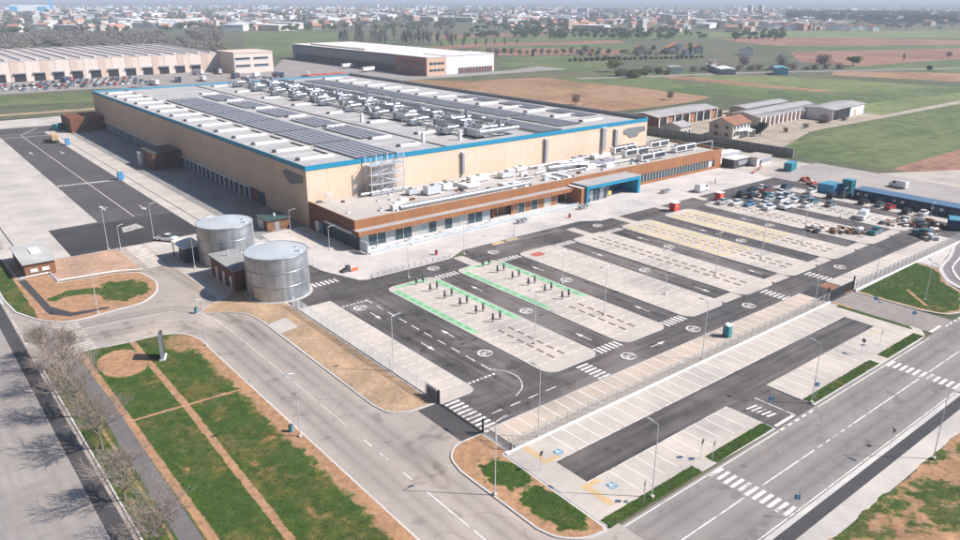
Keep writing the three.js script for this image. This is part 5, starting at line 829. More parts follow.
// grass tufts on the green parts of the islands
{
  seed = 900; const blade = new THREE.BufferGeometry(); { const p = []; for (let i = 0; i < 5; i++) { const a = i * 1.26, c = Math.cos(a), s = Math.sin(a); p.push(c * 0.02 - s * 0.05, 0, s * 0.02 + c * 0.05, c * 0.02 + s * 0.05, 0, s * 0.02 - c * 0.05, c * 0.15, 0.10, s * 0.15); } blade.setAttribute('position', new THREE.Float32BufferAttribute(p, 3)); blade.computeVertexNormals(); }
  const spots = []; const tryIn = (poly, soil, gs, n, x0, x1, z0, z1, y) => { for (let i = 0; i < n; i++) { const x = rr(x0, x1), z = rr(z0, z1); if (!inside(poly, x, z) || (soil && soil(x, z) > 0.3)) continue; const c = grassTone(x, z, gs); spots.push([x, y, z, c]); } };
  tryIn(inset(I2, 0.5), (x, z) => Math.max(I2soil(x, z), x > 17 && x < 20.6 ? 1 : 0), 411, 26000, 14, 38, -131, -56, 0.137); tryIn(inset(I1, 0.5), I1soil, 441, 6000, 14, 41, -196, -146, 0.137); tryIn(inset(I3, 0.5), I3soil, 461, 5000, 49, 57, -70, -45, 0.137); tryIn(inset(I4, 0.4), I4soil, 481, 6000, 149, 179, -64, -45, 0.137);
  for (const [a, b, c, d] of GS) for (let i = 0; i < 700; i++) { const x = rr(a, c), z = rr(b, d); spots.push([x, 0.168, z, grassTone(x, z, 491)]); }
  const gm = new THREE.InstancedMesh(blade, std([0.62, 0.62, 0.62], 1, { side: THREE.DoubleSide }), spots.length), mt = new THREE.Matrix4(), q = new THREE.Quaternion(), e = new THREE.Euler(), col = new THREE.Color();
  spots.forEach(([x, y, z, c], i) => { e.set(0, rr(0, 6.28), 0); q.setFromEuler(e); const s = rr(0.5, 1.1); mt.compose(new THREE.Vector3(x, y, z), q, new THREE.Vector3(s, s * rr(0.5, 1.1), s)); gm.setMatrixAt(i, mt); gm.setColorAt(i, col.setRGB(...c.map(v => Math.min(1, v * 1.22)), THREE.SRGBColorSpace)); });
  gm.name = 'grass'; gm.userData = { kind: 'stuff', label: 'short grass growing on the soil islands and verges', category: 'grass' }; gm.castShadow = gm.receiveShadow = true; scene.add(gm);
}
// ---------------------------------------------------------------- trees with leafy or twiggy crowns, for the middle distance
function crown(s, n, rx, ry, cy, leaf, lobes, thin = 1) {
  seed = s; const L = Array.from({ length: lobes }, () => { const a = rr(0, 6.28), r = Math.sqrt(rnd()) * rx * 0.6; return [Math.cos(a) * r, cy + rr(-0.55, 0.6) * ry, Math.sin(a) * r, rr(0.35, 0.6)]; }); const p = [];
  for (let i = 0; i < n; i++) { const [lx, ly, lz, lr] = L[i % lobes]; const u = new THREE.Vector3(rr(-1, 1), rr(-1, 1), rr(-1, 1)).normalize(), k = Math.cbrt(rr(0.25, 1)); const c = new THREE.Vector3(lx + u.x * k * lr * rx, ly + u.y * k * lr * ry, lz + u.z * k * lr * rx), a = new THREE.Vector3(rr(-1, 1), rr(-1, 1), rr(-1, 1)).normalize().multiplyScalar(leaf * rr(0.6, 1.3)), b = new THREE.Vector3(rr(-1, 1), rr(-1, 1), rr(-1, 1)).cross(a).normalize().multiplyScalar(leaf * thin * rr(0.5, 1)); for (const v of [c.clone().add(a), c.clone().sub(a).add(b), c.clone().sub(a).sub(b)]) p.push(v.x, v.y, v.z); }
  const g = new THREE.BufferGeometry(); g.setAttribute('position', new THREE.Float32BufferAttribute(p, 3)); g.computeVertexNormals(); return g;
}
const CR = { round: crown(5, 700, 3.6, 3.2, 5, 0.5, 9), wide: crown(15, 800, 5, 3.2, 5, 0.55, 11), tall: crown(25, 700, 1.8, 5.5, 7, 0.45, 9), bush: crown(35, 520, 2.8, 1.5, 1.5, 0.4, 9), roundTwig: crown(45, 1100, 3.9, 3.3, 5, 0.85, 13, 0.12), wideTwig: crown(55, 1300, 5.2, 3.4, 5.2, 0.95, 15, 0.12), tallTwig: crown(65, 1000, 1.9, 5.6, 7, 0.85, 12, 0.12), bushTwig: crown(75, 700, 2.8, 1.5, 1.6, 0.6, 9, 0.14) };
const trunkG = join([cyl(0.26, 0.14, 5, 0, 0, 0, 6), bar([0, 2.4, 0], [1.2, 5, 0.6], 0.12, 5, 0.05), bar([0, 2.8, 0], [-1.3, 5.2, -0.4], 0.11, 5, 0.05), bar([0, 3, 0], [0.2, 5.4, -1.3], 0.1, 5, 0.04)]), stemG = join([cyl(0.1, 0.06, 1.6, 0, 0, 0, 5), bar([0, 0.5, 0], [0.9, 1.7, 0.3], 0.05, 4)]);
const lf = c => std(c, 1, { side: THREE.DoubleSide });
const LM = { twig: lf([0.25, 0.21, 0.175]), grey: lf([0.25, 0.23, 0.21]), green: lf([0.10, 0.145, 0.05]), olive: lf([0.20, 0.21, 0.09]), dark: lf([0.05, 0.07, 0.04]), blossom: lf([0.46, 0.38, 0.36]), red: lf([0.20, 0.07, 0.06]), lime: lf([0.26, 0.28, 0.09]) };
function tree(label, x, z, shape, m, s = 1, group) { const t = thing(shape === 'bush' ? 'shrub' : 'tree', label, shape === 'bush' ? 'shrub' : 'tree', [x, 0, z], rnd() * 6, group); t.scale.setScalar(s); put('trunk', shape === 'bush' ? stemG : trunkG, M.bark, t); put('crown', ['twig', 'grey', 'red', 'blossom'].includes(m) ? CR[shape + 'Twig'] : CR[shape], LM[m], t); t.scale.set(s * rr(0.8, 1.25), s * rr(0.8, 1.2), s * rr(0.8, 1.25)); }
seed = 1200;
tree('reddish bare tree beside the cars of the pale far warehouse', 128, -478, 'wide', 'red', 1.1);
tree('pale green round tree on the field edge, right of the dirt track', 481, -421, 'wide', 'lime', 1.25); tree('dark conifer at the left end of the hedge of the red roofed hamlet', 519, -560, 'tall', 'dark', 0.8);
tree('tall pale tree before the red roofed hamlet', 646, -470, 'tall', 'olive', 1.5); tree('round dark evergreen beside the farmhouse', 301, -179, 'round', 'dark', 0.75); tree('dark shrub at the farmhouse wall', 306, -184, 'bush', 'dark', 1.2);
tree('pale round tree behind the black fronted shed', 372, -212, 'round', 'blossom', 0.6); tree('small bare tree in the green field behind the open barn', 312, -300, 'round', 'twig', 0.7); tree('small bare tree in the green field right of the other', 372, -282, 'round', 'twig', 0.6);
tree('large bare tree at the country road, right of the blue shed', 640, -330, 'wide', 'twig', 1.5); tree('large bare tree beside the country road, left of the blue shed', 585, -372, 'wide', 'grey', 1.3); tree('green bushy tree at the country road, right of the large bare one', 690, -330, 'wide', 'olive', 1.3); tree('pale blossoming tree near the country road', 560, -385, 'round', 'blossom', 1.2); tree('bare tree behind the blue shed', 610, -352, 'round', 'grey', 1.4);
tree('lone dark shrub on the far tan strip, left', 705, -272, 'bush', 'dark', 1); tree('lone dark shrub on the far tan strip, right', 745, -222, 'bush', 'dark', 1.2); tree('lone bare tree in the brown far field', 870, -320, 'round', 'twig', 0.9); tree('thin bare tree in the far green field', 790, -330, 'tall', 'twig', 0.7);
for (let i = 0; i < 22; i++) tree('small bare tree in the long row at the edge of the brown field', 470 + i * 7.5, -640 + i * 3.2, 'round', i % 4 ? 'twig' : 'olive', rr(0.7, 1.0), 'row of small trees by the brown field');
for (let i = 0; i < 26; i++) tree('dark hedge shrub in the long hedge below the red roofed hamlet', 530 + i * 5.4, -520 + i * 2.0, 'bush', i % 3 ? 'dark' : 'green', rr(0.7, 1.1), 'hedge of the hamlet');
for (let i = 0; i < 24; i++) tree('grey blossoming tree among the hamlet gardens', 560 + rr(0, 150), -560 + rr(0, 60), 'round', ['blossom', 'grey', 'olive', 'green'][i % 4], rr(0.6, 0.95), 'garden trees of the hamlet');
for (let i = 0; i < 44; i++) tree('bare poplar in the grove behind the white roofed warehouse', 500 + rr(0, 130), -930 + rr(0, 160), 'tall', i % 3 ? 'grey' : 'olive', rr(1.1, 1.6), 'poplar grove');
for (let i = 0; i < 8; i++) tree('dark lone tree in the strip fields behind the white warehouse', 560 + i * 14 + rr(-4, 4), -760 + i * 3, 'tall', 'twig', rr(0.7, 1.1), 'lone trees of the strip fields');
for (let i = 0; i < 16; i++) tree('scrub along the country road embankment', 420 + rr(0, 110), -392 + rr(-14, 14) - 0.1 * i, 'bush', i % 2 ? 'twig' : 'olive', rr(1, 1.8), 'roadside scrub');
for (let i = 0; i < 18; i++) tree('bare bush on the dark bank right of the pale green tree', 500 + i * 9, -402 + i * 4.5 + rr(-3, 3), 'bush', 'twig', rr(1.1, 1.9), 'bushes on the dark bank');
for (let i = 0; i < 10; i++) tree('small brown bush in the farm yard', 318 + rr(0, 60), -182 + rr(-3, 4), 'bush', i % 2 ? 'twig' : 'red', rr(0.5, 0.9), 'farm yard bushes');
// ---------------------------------------------------------------- houses and sheds
function gable(w, d, h, rh, o = 0.5) { // roof prism with overhang, ridge along x
  const s = new THREE.Shape([[-d / 2 - o, h], [0, h + rh], [d / 2 + o, h], [d / 2 + o, h - 0.2], [0, h + rh - 0.25], [-d / 2 - o, h - 0.2]].map(q => new THREE.Vector2(...q)));
  const g = new THREE.ExtrudeGeometry(s, { depth: w + 2 * o, bevelEnabled: false }); g.translate(0, 0, -(w + 2 * o) / 2); g.rotateY(Math.PI / 2); return metric(g.index ? g.toNonIndexed() : g);
}
function body(w, d, h, rh) { const s = new THREE.Shape([[-d / 2, 0], [d / 2, 0], [d / 2, h], [0, h + rh - 0.25], [-d / 2, h]].map(q => new THREE.Vector2(...q))); const g = new THREE.ExtrudeGeometry(s, { depth: w, bevelEnabled: false }); g.translate(0, 0, -w / 2); g.rotateY(Math.PI / 2); return metric(g.index ? g.toNonIndexed() : g); }
function house(name, label, cat, x, z, turn, w, d, h, rh, mw, mr, group) { const t = thing(name, label, cat, [x, -0.02, z], turn, group); put('wall', body(w, d, h, rh), mw, t); const r = put('roof', gable(w, d, h, rh), mr, t); return [t, r]; }
const hamletRoof = std([0.58, 0.26, 0.15], 0.9), greyroof = std([0.42, 0.40, 0.385], 0.85, { map: tConc }), winG = box(1.1, 1.4, 0.1);
{
  const [t, r] = house('farmhouse', 'two storey farmhouse with a red tiled gable roof behind the panelled wall', 'house', 291, -188, 0.1, 15, 11, 6, 2.6, M.plaster, M.tile);
  put('chimney', [box(0.8, 1.6, 0.8, 3, 7.6, -1), box(1, 0.2, 1, 3, 9.2, -1)], M.brick, r); for (const y of [1, 4]) for (let i = 0; i < 5; i++) { const w = put('window', winG, M.glass, t); w.position.set(-6 + i * 3, y, 5.55); put('frame', box(1.35, 0.14, 0.16, 0, -0.14), M.white, w); } for (const y of [1, 4]) for (const z of [-2.5, 2.5]) { const w = put('window', box(0.1, 1.4, 1.1), M.glass, t); w.position.set(-7.55, y, z); put('shutter', box(0.08, 1.5, 0.5, -0.02, 0, 0.85), M.brown, w); } put('balcony', [box(6, 0.2, 1.6, -2, 3.2, 6.3), box(6, 0.9, 0.08, -2, 3.4, 7)], M.white, t); put('porch', [box(7, 0.25, 3.2, 4, 2.9, 7), box(0.3, 2.9, 0.3, 1, 0, 8.3), box(0.3, 2.9, 0.3, 7, 0, 8.3)], M.white, t);
  const [b, br] = house('open_barn', 'open fronted barn with a pale grey roof left of the farmhouse', 'barn', 307, -229, 0.05, 50, 15, 5, 1.2, M.brown, greyroof); for (let i = 0; i < 9; i++) { put('pillar', box(0.6, 4.6, 0.5, -24 + i * 6, 0, 8), M.offwhite, b); put('bay', box(5, 3.6, 0.1, -21 + i * 6, 0.2, 7.58), i % 3 === 1 ? M.wood : M.black, b); }
  const [l, lr] = house('stock_shed', 'long grey vaulted stock shed with a row of white arches', 'shed', 352, -203, 0.06, 62, 17, 4.5, 1.8, M.plaster, greyroof); for (let i = 0; i < 15; i++) { put('arch_pier', box(0.9, 4.3, 0.7, -30 + i * 4.2, 0, 8.7), M.white, l); put('arch_opening', box(2.6, 3.2, 0.1, -28 + i * 4.2, 0.3, 8.58), M.brown, l); } for (let i = 0; i < 20; i++) put('roof_rib', box(0.25, 0.16, 9.6, -30 + i * 3.15, 5.3, 4.4), M.grey, lr);
  house('shed', 'pale low shed behind the vaulted stock shed', 'shed', 372, -224, 0.06, 44, 9, 3.6, 0.8, M.plaster, greyroof);
  const [k] = house('machine_shed', 'white shed with a wide black open front at the field corner', 'shed', 386, -190, 0.08, 38, 14, 5.2, 0.9, M.white, greyroof); put('black_opening', box(20, 4.6, 0.12, -8.5, 0.2, 7.1), M.black, k); for (let i = 0; i < 3; i++) put('post', box(0.3, 4.8, 0.3, -14 + i * 6, 0.1, 7.2), M.darkgrey, k); put('orange_door', box(2.4, 3, 0.1, 8, 0.1, 7.1), M.orange, k);
  const [q] = house('small_house', 'small grey roofed annex between farmhouse and open barn', 'house', 277, -205, 0.1, 9, 9, 4, 1.6, M.plaster, greyroof); for (let i = 0; i < 3; i++) put('window', box(1, 1.2, 0.1, -3 + i * 3, 1, 4.55), M.glass, q);
  const [bl] = house('blue_shed', 'bright blue shed standing alone by the country road', 'shed', 572, -330, 0.7, 17, 9, 5, 1.2, std([0.16, 0.42, 0.5], 0.6), std([0.2, 0.45, 0.55], 0.6)); for (const x of [-4, 3]) put('opening', box(4.5, 3.6, 0.1, x, 0.2, 4.55), M.black, bl);
  house('long_shed', 'long low white roofed shed by the country road', 'shed', 553, -372, 0.85, 52, 11, 4, 0.8, M.grey, M.white); house('shed', 'grey low shed next to the long white roofed one', 'shed', 520, -392, 0.85, 18, 9, 4, 1, M.offwhite, greyroof);
  [['large red roofed farmhouse in the hamlet behind the hedge', 700, -535, 26, 12], ['red roofed house at the left of the hamlet', 668, -552, 16, 10], ['red roofed house at the right of the hamlet', 726, -520, 18, 10], ['white house with brown roof at the hamlet edge', 690, -505, 14, 9], ['red roofed barn behind the hamlet', 740, -560, 30, 12], ['white house with a dark roof right of the hamlet', 742, -470, 16, 10]].forEach(([n, x, z, w, d], i) => { const [t] = house('hamlet_house', n, 'house', x, z, 0.8, w, d, 6, 3, i > 2 ? M.white : M.plaster, i === 5 ? M.grey : hamletRoof, 'hamlet houses'); for (let j = 0; j < 3; j++) put('window', box(1.2, 1.6, 0.1, -w / 4 + j * w / 4, 2, d / 2 + 0.05), M.glass, t); });
}
// ---------------------------------------------------------------- the two warehouses behind
{
  const pink = [std([0.66, 0.535, 0.43], 0.85), std([0.69, 0.585, 0.49], 0.85), std([0.60, 0.45, 0.35], 0.85)];
  const A = thing('far_warehouse', 'long pale pink warehouse with a row of dark dock openings, back left', 'warehouse', [0, 0, -626]); const x0 = -60, x1 = 236, H = 14;
  put('core', ext(x0, x1, 0, H - 0.2, -150, -0.4), M.offwhite, A); const R = put('roof', slab(rect(x0 - 0.5, -150, x1 + 0.5, 0.2), H - 0.2, H + 0.2), std([0.56, 0.50, 0.46], 0.85, { map: tRoof }), A);
  const n = 62, w = (x1 - x0) / n; for (let i = 0; i < n; i++) place('wall_panel', box(w - 0.1, H - 0.2, 0.5), pink[[0, 1, 1, 2][i % 4]], A, x0 + (i + 0.5) * w, 0, -0.2 + (i % 2) * 0.15);
  for (let i = 0; i < 31; i++) { put('roof_rib', ext(x0 + (i + 0.3) * 2 * w, x0 + (i + 0.3) * 2 * w + 1.4, H + 0.2, H + 1.1, -150, -0.5), i % 2 ? M.offwhite : M.galv, R); }
  for (let i = 0; i < 23; i++) { const x = -54 + i * 12.3; const d = place('dock_opening', box(7, 5, 0.4), M.black, A, x, 0.3, 0.25); place('hood', box(7.6, 0.8, 1.6), M.grey, d, 0, 5, 0.6); }
  const O = thing('office_block', 'pinkish office block with strip windows at the end of the long pale warehouse', 'office', [252, 0, -612]); put('wall', box(32, 15, 34), pink[1], O); put('parapet', box(32.6, 0.8, 34.6, 0, 15), pink[0], O); for (const y of [4.6, 10]) for (const x of [-9, 6]) { const p = put('window', box(12, 1.7, 0.2, x, y, 17.1), M.glass, O); put('frame', box(12.4, 0.25, 0.4, x, y - 0.25, 17.1), M.white, p); } for (const y of [4.6, 10]) put('window', box(0.2, 1.7, 26, 16.1, y, 0), M.glass, O);
  const B = thing('white_warehouse', 'white roofed warehouse with shaded dock side, behind the large one', 'warehouse', [342, 0, -486]);
  const s = new THREE.Shape(); s.moveTo(0, 0); s.lineTo(65.5, 0); s.lineTo(65.5, 13.2); s.lineTo(22, 13.4); s.lineTo(0, 12.6); s.lineTo(0, 0); const g = new THREE.ExtrudeGeometry(s, { depth: 226, bevelEnabled: false }); g.translate(0, 0, -226); put('body', g, std([0.30, 0.31, 0.33], 0.8), B);
  const wr = std([0.88, 0.84, 0.77], 0.75, { map: tRoof }); put('roof', [ext(-0.6, 65.8, 13.4, 13.8, -226, -31.5), ext(6, 50, 13.8, 15.0, -200, -100)], wr, B);
  for (let i = 0; i < 36; i++) { const d = place('dock_door', box(0.5, 5, 3.6), i % 3 ? M.navy : M.darkgrey, B, -0.25, 0.2, -22 - i * 5.6); place('canopy', box(2.4, 0.3, 5.6), M.grey, d, -1, 5.4, 0); }
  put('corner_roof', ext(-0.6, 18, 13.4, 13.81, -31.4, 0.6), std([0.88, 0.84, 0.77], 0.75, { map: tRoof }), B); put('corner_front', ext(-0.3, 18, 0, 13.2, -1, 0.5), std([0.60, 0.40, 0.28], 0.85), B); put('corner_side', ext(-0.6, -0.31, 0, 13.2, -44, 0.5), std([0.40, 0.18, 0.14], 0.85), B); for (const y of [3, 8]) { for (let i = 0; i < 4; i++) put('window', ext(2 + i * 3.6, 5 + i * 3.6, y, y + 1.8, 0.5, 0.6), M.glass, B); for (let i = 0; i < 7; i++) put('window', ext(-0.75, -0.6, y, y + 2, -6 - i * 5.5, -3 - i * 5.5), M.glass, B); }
  put('white_hall', ext(18.2, 66, 0, 13.9, -30, 0.2), std([0.72, 0.70, 0.68], 0.8), B); for (let i = 0; i < 12; i++) put('dock_door', ext(30 + i * 2.9, 32.2 + i * 2.9, 0.4, 4.6, 0.2, 0.5), i % 3 ? M.brown : M.darkgrey, B); put('hall_roof', ext(18, 66.4, 13.9, 14.3, -31, 0.5), wr, B);
  ground('yard_concrete', flat([[262, -590], [336, -720], [341.2, -486], [420, -484], [470, -500], [470, -462], [300, -470], [262, -520]], -0.004), M.oldpale); ground('yard_concrete', flat([[-80, -625.6], [236, -625.6], [268, -594], [262, -520], [180, -520], [120, -548], [-80, -556]], -0.006), M.oldpale);
  for (const [x, z, l] of [[330, -585, 'white trailer at the dock side of the white roofed warehouse'], [326, -545, 'long white trailer nearest on the apron of the white roofed warehouse']]) { const t = thing('trailer', l, 'trailer', [x, 0, z], 0.25); put('box', box(13, 2.8, 2.5, 0, 1.1), PC.white, t); for (const a of [-4, -2.7, 5]) put('wheel', cyl(0.5, 0.5, 2.4, 0, 0, 0).rotateX(Math.PI / 2).translate(a, 0.5, -1.2), M.rubber, t); }
  const h = thing('ridge_tent', 'red striped canopy by the far car yard', 'canopy', [255, 0, -505]); for (let i = 0; i < 4; i++) put('red_roof', box(7, 0.3, 16, i * 8, 4, 0), M.redpaint, h), put('post', [box(0.2, 4, 0.2, i * 8, 0, 7), box(0.2, 4, 0.2, i * 8, 0, -7)], M.grey, h);
  // far parked cars and trucks, one mesh each
  seed = 1500; const cg = (c) => { const a = box(4.3, 0.85, 1.8, 0, 0.3), b = box(2.3, 0.6, 1.6, -0.3, 1.15); const f = (g, q) => { const n = g.attributes.position.count, k = new Float32Array(n * 3); for (let i = 0; i < n; i++) k.set(q, i * 3); g.setAttribute('color', new THREE.BufferAttribute(k, 3)); return g; }; return join([f(a, c), f(b, [0.05, 0.06, 0.07])]); };
  const vm = new P({ vertexColors: true, roughness: 0.4 }), cols = [[0.7, 0.7, 0.7], [0.03, 0.03, 0.035], [0.3, 0.31, 0.32], [0.1, 0.16, 0.3], [0.45, 0.04, 0.03], [0.7, 0.7, 0.68], [0.14, 0.14, 0.15], [0.5, 0.5, 0.5]].map(cg);
  for (let r = 0; r < 4; r++) for (let i = 0; i < 42; i++) { if (rnd() < 0.16) continue; const m = put(numbered('distant_car'), cols[Math.floor(rr(0, 8))], vm); m.position.set(-12 + i * 4.2 + rr(-0.6, 0.6), 0, -601 + r * 13 + i * -0.05); m.rotation.y = Math.PI / 2 + rr(-0.1, 0.1); tag(m, 'small car parked in the rows before the long pale pink warehouse', 'car', 'cars of the far warehouse'); }
  for (const [x, z, k] of [[118, -604, 1], [210, -604, 0], [226, -600, 0], [180, -560, 1], [196, -555, 0], [222, -560, 1], [236, -556, 0], [160, -548, 0], [250, -548, 1], [270, -540, 0]]) { const t = thing('distant_truck', k ? 'dark truck in the yard before the long pale pink warehouse' : 'white truck in the yard before the long pale pink warehouse', 'truck', [x, 0, z], rr(0.8, 1.9), 'trucks of the far warehouse'); put('box', box(9, 2.9, 2.5, -1, 0.9), k ? PC.navy : PC.white, t); put('cab', box(2, 2.4, 2.4, 5, 0.7), k ? PC.red : PC.white, t); for (const a of [-4, 4.5]) put('wheel', box(1, 0.9, 2.4, a, 0), M.rubber, t); }
}
// ---------------------------------------------------------------- the far town and woods in the haze
{
  seed = 2100; const far = (az, d) => [d * Math.sin(az * Math.PI / 180), -d * Math.cos(az * Math.PI / 180)];
  const wallC = [[0.62, 0.56, 0.49], [0.66, 0.63, 0.58], [0.58, 0.42, 0.32], [0.55, 0.48, 0.38]].map(c => std(c, 0.9)), roofC = [[0.48, 0.22, 0.14], [0.42, 0.22, 0.16], [0.52, 0.30, 0.21]].map(c => std(c, 0.9)), pale = [[0.8, 0.8, 0.8], [0.62, 0.63, 0.66], [0.45, 0.5, 0.56]].map(c => std(c, 0.8));
  const hb = body(14, 10, 6, 3), hr = gable(14, 10, 6, 3);
  const B = [[5, 31, 1500, 3300, 130], [28, 46, 1900, 3900, 75], [41, 60, 1450, 3000, 90], [50, 76, 1900, 4200, 55]];
  let n = 0; for (const [a0, a1, d0, d1, c] of B) for (let i = 0; i < c; i++) { const [x, z] = far(rr(a0, a1), lerp(d0, d1, rnd() ** 1.5)), k = rnd(), s = rr(0.9, 1.5);
    if (k < 0.62) { const t = thing('town_house', 'small gabled house with red brown roof in the far hazy town', 'house', [x, 0, z], rr(0, 3), 'houses of the far town'); t.scale.setScalar(s); put('wall', hb, wallC[n % 4], t); put('roof', hr, roofC[n % 3], t); }
    else if (k < 0.84) { const t = thing('town_block', 'pale flat roofed apartment block in the far hazy town', 'apartment block', [x, 0, z], rr(0, 3), 'blocks of the far town'); const h = rr(9, 20), w = rr(14, 26); put('wall', box(w, h, 12), wallC[n % 3], t); put('roof', box(w + 0.6, 0.6, 12.6, 0, h), pale[1], t); for (let f = 0; f < Math.floor(h / 3.2); f++) put('window', box(w - 2, 1.1, 12.2, 0, 1.2 + f * 3.2), M.darkgrey, t); }
    else { const t = thing('factory_hall', 'long white roofed factory hall at the edge of the far hazy town', 'factory', [x, 0, z], rr(0, 3), 'factory halls of the far town'); const w = rr(50, 110), dd = rr(24, 40), h = rr(8, 11); put('wall', box(w, h, dd), wallC[n % 2], t); put('roof', box(w + 1, 0.8, dd + 1, 0, h), pale[n % 2], t); } n++; }
  { // the rest of the town, past counting
    const N = 1700, im = new THREE.InstancedMesh(join([box(14, 7, 10), box(14.6, 1.2, 10.6, 0, 7)]), std([1, 1, 1], 0.9), N), mt = new THREE.Matrix4(), q = new THREE.Quaternion(), e = new THREE.Euler(), col = new THREE.Color(), C = [[0.62, 0.56, 0.49], [0.7, 0.68, 0.64], [0.5, 0.3, 0.22], [0.6, 0.45, 0.35], [0.75, 0.75, 0.75], [0.45, 0.25, 0.18]];
    for (let i = 0; i < N; i++) { const r = rnd(), [a0, a1, d0, d1] = r < 0.42 ? [4, 30, 1700, 5200] : r < 0.62 ? [28, 46, 2100, 5200] : r < 0.84 ? [40, 62, 1600, 4600] : [55, 78, 2300, 5400]; let a, d, g = 0; do { a = rr(a0, a1); d = lerp(d0, d1, rnd() ** 1.4); } while (fbm(a * 0.45, d * 0.003, 977, 3) < 0.47 && g++ < 8); const [x, z] = far(a, d); e.set(0, rr(0, 3), 0); q.setFromEuler(e); const s = rnd() < 0.2 ? rr(2, 5.5) : rr(0.8, 1.6); mt.compose(new THREE.Vector3(x, 0, z), q, new THREE.Vector3(s, rr(0.7, 1.7), s > 2 ? rr(1.5, 2.6) : rr(0.8, 1.3))); im.setMatrixAt(i, mt); im.setColorAt(i, col.setRGB(...(s > 2 ? C[4] : C[i % 6]))); }
    im.name = 'distant_town'; im.userData = { kind: 'stuff', label: 'mass of far town roofs and walls fading into the haze', category: 'town' }; im.castShadow = im.receiveShadow = true; scene.add(im);
  }
  const lm = thing('blue_white_plant', 'white industrial block with bright blue ends and a mast on the far left skyline', 'factory', [545, 0, -3180], -0.15); put('hall', box(120, 30, 40), pale[0], lm); put('blue_end', box(24, 26, 42, -50, 0), std([0.03, 0.38, 0.62], 0.6), lm); put('blue_end', box(30, 24, 42, 38, 0), std([0.03, 0.34, 0.56], 0.6), lm); put('mast', box(9, 62, 9, 66, 0), std([0.1, 0.4, 0.7], 0.6), lm);
  for (const [dx, l] of [[0, 'left of the twin pale tower blocks on the far skyline'], [30, 'right of the twin pale tower blocks on the far skyline']]) { const [x, z] = far(57.6, 2900), t = thing('tower_block', l, 'tower', [x + dx * 0.6, 0, z + dx], 0.3); put('wall', box(14, 34, 14), wallC[1], t); for (let f = 0; f < 13; f++) put('window', box(14.2, 1.4, 11, 0, 1.6 + f * 2.5), M.grey, t); put('roof', box(14.6, 0.8, 14.6, 0, 34), pale[1], t); }
  { const [x, z] = far(46.2, 2700), t = thing('glass_block', 'dark blue glass office block in the far centre', 'office', [x, 0, z], 0.8); put('wall', box(60, 24, 24), std([0.06, 0.14, 0.24], 0.3), t); put('wing', box(50, 16, 22, -50, 0), pale[2], t); put('roof', box(61, 1, 25, 0, 24), pale[1], t); }
  // far rows of white houses on the right
  for (let i = 0; i < 16; i++) { const [x, z] = far(59 + i * 0.42, 1640 + (i % 3) * 40), t = thing('row_house', 'white house in the far row at the edge of the fields, right of centre', 'house', [x, 0, z], 0.9 + rr(-0.1, 0.1), 'far white row houses'); t.scale.setScalar(1.3); put('wall', hb, M.white, t); put('roof', hr, roofC[i % 3], t); }
  // woods: masses nobody could count
  const wood = (name, label, m, list, geo) => { const im = new THREE.InstancedMesh(geo, m, list.length), mt = new THREE.Matrix4(), q = new THREE.Quaternion(), e = new THREE.Euler(); list.forEach(([x, z, s], i) => { e.set(0, rnd() * 6.28, 0); q.setFromEuler(e); mt.compose(new THREE.Vector3(x, -0.5, z), q, new THREE.Vector3(s, s, s)); im.setMatrixAt(i, mt); }); im.name = numbered(name); im.userData = { kind: 'stuff', label, category: 'wood' }; im.castShadow = im.receiveShadow = true; scene.add(im); };
  const spread = (n, a0, a1, d0, d1, s0, s1, ok = () => true) => { const o = []; for (let i = 0; i < n; i++) { const a = rr(a0, a1), d = rr(d0, d1); if (fbm(a * 0.5, d * 0.004, 77, 3) < 0.42 || !ok(a, d)) continue; o.push([...far(a, d), rr(s0, s1)]); } return o; };
  const mass = join([crown(61, 260, 4.6, 3.4, 4.4, 0.9, 7), cyl(0.3, 0.2, 4, 0, 0, 0, 5)].map(g => { g.deleteAttribute('uv'); return g; }));
  wood('bare_wood', 'brown leafless wood behind the long pale warehouse', LM.twig, spread(1300, 4, 21, 830, 1330, 0.9, 1.5), join([crown(62, 420, 4.6, 3.6, 4.6, 1.1, 9, 0.3), cyl(0.3, 0.2, 4, 0, 0, 0, 5)].map(g => { g.deleteAttribute('uv'); return g; })));
  wood('mixed_wood', 'dark mixed woods between the far town quarters', LM.twig, [...spread(1000, 5, 45, 1500, 3600, 0.9, 1.7), ...spread(700, 45, 76, 1750, 3800, 0.9, 1.7)], mass);
  wood('pale_wood', 'grey green spring woods between the far fields', LM.green, [...spread(900, 5, 45, 1400, 3600, 0.9, 1.6), ...spread(350, 38, 60, 1150, 1500, 0.7, 1.2)], mass);
  wood('hill_wood', 'dark blue band of woods along the far right', LM.dark, spread(1800, 60, 78, 2150, 3400, 1.2, 2.2), mass);
}
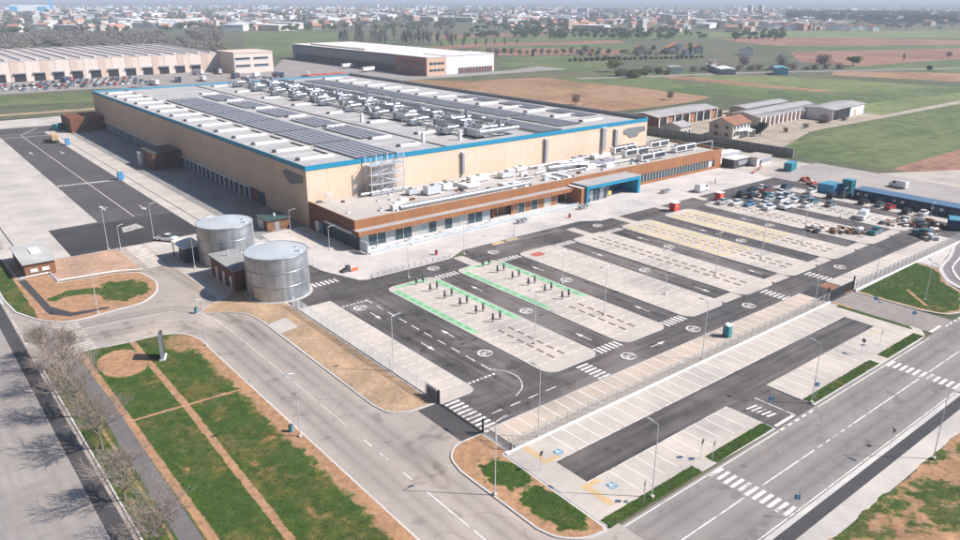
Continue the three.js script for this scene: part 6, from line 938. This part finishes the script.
// ---------------------------------------------------------------- a worker on the forecourt, one continuous body
{
  const J = { pel: [0, 0.95, 0, 0.16], che: [0, 1.35, 0, 0.18], nek: [0, 1.52, 0, 0.07], hed: [0, 1.66, 0.02, 0.11], shl: [-0.2, 1.44, 0, 0.075], shr: [0.2, 1.44, 0, 0.075], ell: [-0.27, 1.15, 0.02, 0.055], elr: [0.27, 1.15, 0.02, 0.055], hal: [-0.25, 0.92, 0.12, 0.045], har: [0.25, 0.92, 0.12, 0.045], hil: [-0.1, 0.92, 0, 0.1], hir: [0.1, 0.92, 0, 0.1], knl: [-0.12, 0.5, 0.06, 0.07], knr: [0.12, 0.5, -0.02, 0.07], ftl: [-0.12, 0.07, 0.1, 0.055], ftr: [0.13, 0.07, -0.1, 0.055], tol: [-0.13, 0.05, 0.26, 0.045], tor: [0.14, 0.05, 0.06, 0.045] };
  const bones = [['pel', 'che'], ['che', 'nek'], ['nek', 'hed'], ['che', 'shl'], ['che', 'shr'], ['shl', 'ell'], ['shr', 'elr'], ['ell', 'hal'], ['elr', 'har'], ['pel', 'hil'], ['pel', 'hir'], ['hil', 'knl'], ['hir', 'knr'], ['knl', 'ftl'], ['knr', 'ftr'], ['ftl', 'tol'], ['ftr', 'tor']];
  const n = 64, S = 0.95, mc = new MarchingCubes(n, std([0.5, 0.5, 0.5]), false, false, 60000), f = mc.field;
  for (let k = 0; k < n; k++) for (let j = 0; j < n; j++) for (let i = 0; i < n; i++) {
    const x = (i / n * 2 - 1) * S, y = (j / n * 2 - 1) * S + 0.9, z = (k / n * 2 - 1) * S; let e = 0;
    for (const [a, b] of bones) { const A = J[a], B = J[b], dx = B[0] - A[0], dy = B[1] - A[1], dz = B[2] - A[2], t = clamp(((x - A[0]) * dx + (y - A[1]) * dy + (z - A[2]) * dz) / (dx * dx + dy * dy + dz * dz)); e += Math.exp(-32 * (Math.hypot(x - A[0] - t * dx, y - A[1] - t * dy, z - A[2] - t * dz) - lerp(A[3], B[3], t))); }
    f[i + j * n + k * n * n] = Math.log(Math.max(e, 1e-30)) / 32;
  }
  mc.isolation = 0; mc.update();
  const c = mc.count, pos = new Float32Array(c * 3), col = new Float32Array(c * 3);
  for (let i = 0; i < c; i++) { const x = mc.positionArray[i * 3] * S, y = mc.positionArray[i * 3 + 1] * S + 0.9, z = mc.positionArray[i * 3 + 2] * S; pos.set([x, y, z], i * 3); col.set(y > 1.72 ? [0.7, 0.6, 0.05] : y > 1.53 ? [0.45, 0.27, 0.18] : y > 0.95 ? [0.55, 0.62, 0.03] : y < 0.1 ? [0.02, 0.02, 0.02] : [0.03, 0.04, 0.07], i * 3); }
  const g = new THREE.BufferGeometry(); g.setAttribute('position', new THREE.BufferAttribute(pos, 3)); g.setAttribute('normal', new THREE.BufferAttribute(mc.normalArray.slice(0, c * 3), 3)); g.setAttribute('color', new THREE.BufferAttribute(col, 3));
  const t = thing('person', 'person in a yellow vest and dark trousers walking on the forecourt', 'person', [209.6, 0.106, -138.4], 0.6); put('body', g, new P({ vertexColors: true, roughness: 0.9 }), t);
}
renderer.render(scene, camera);
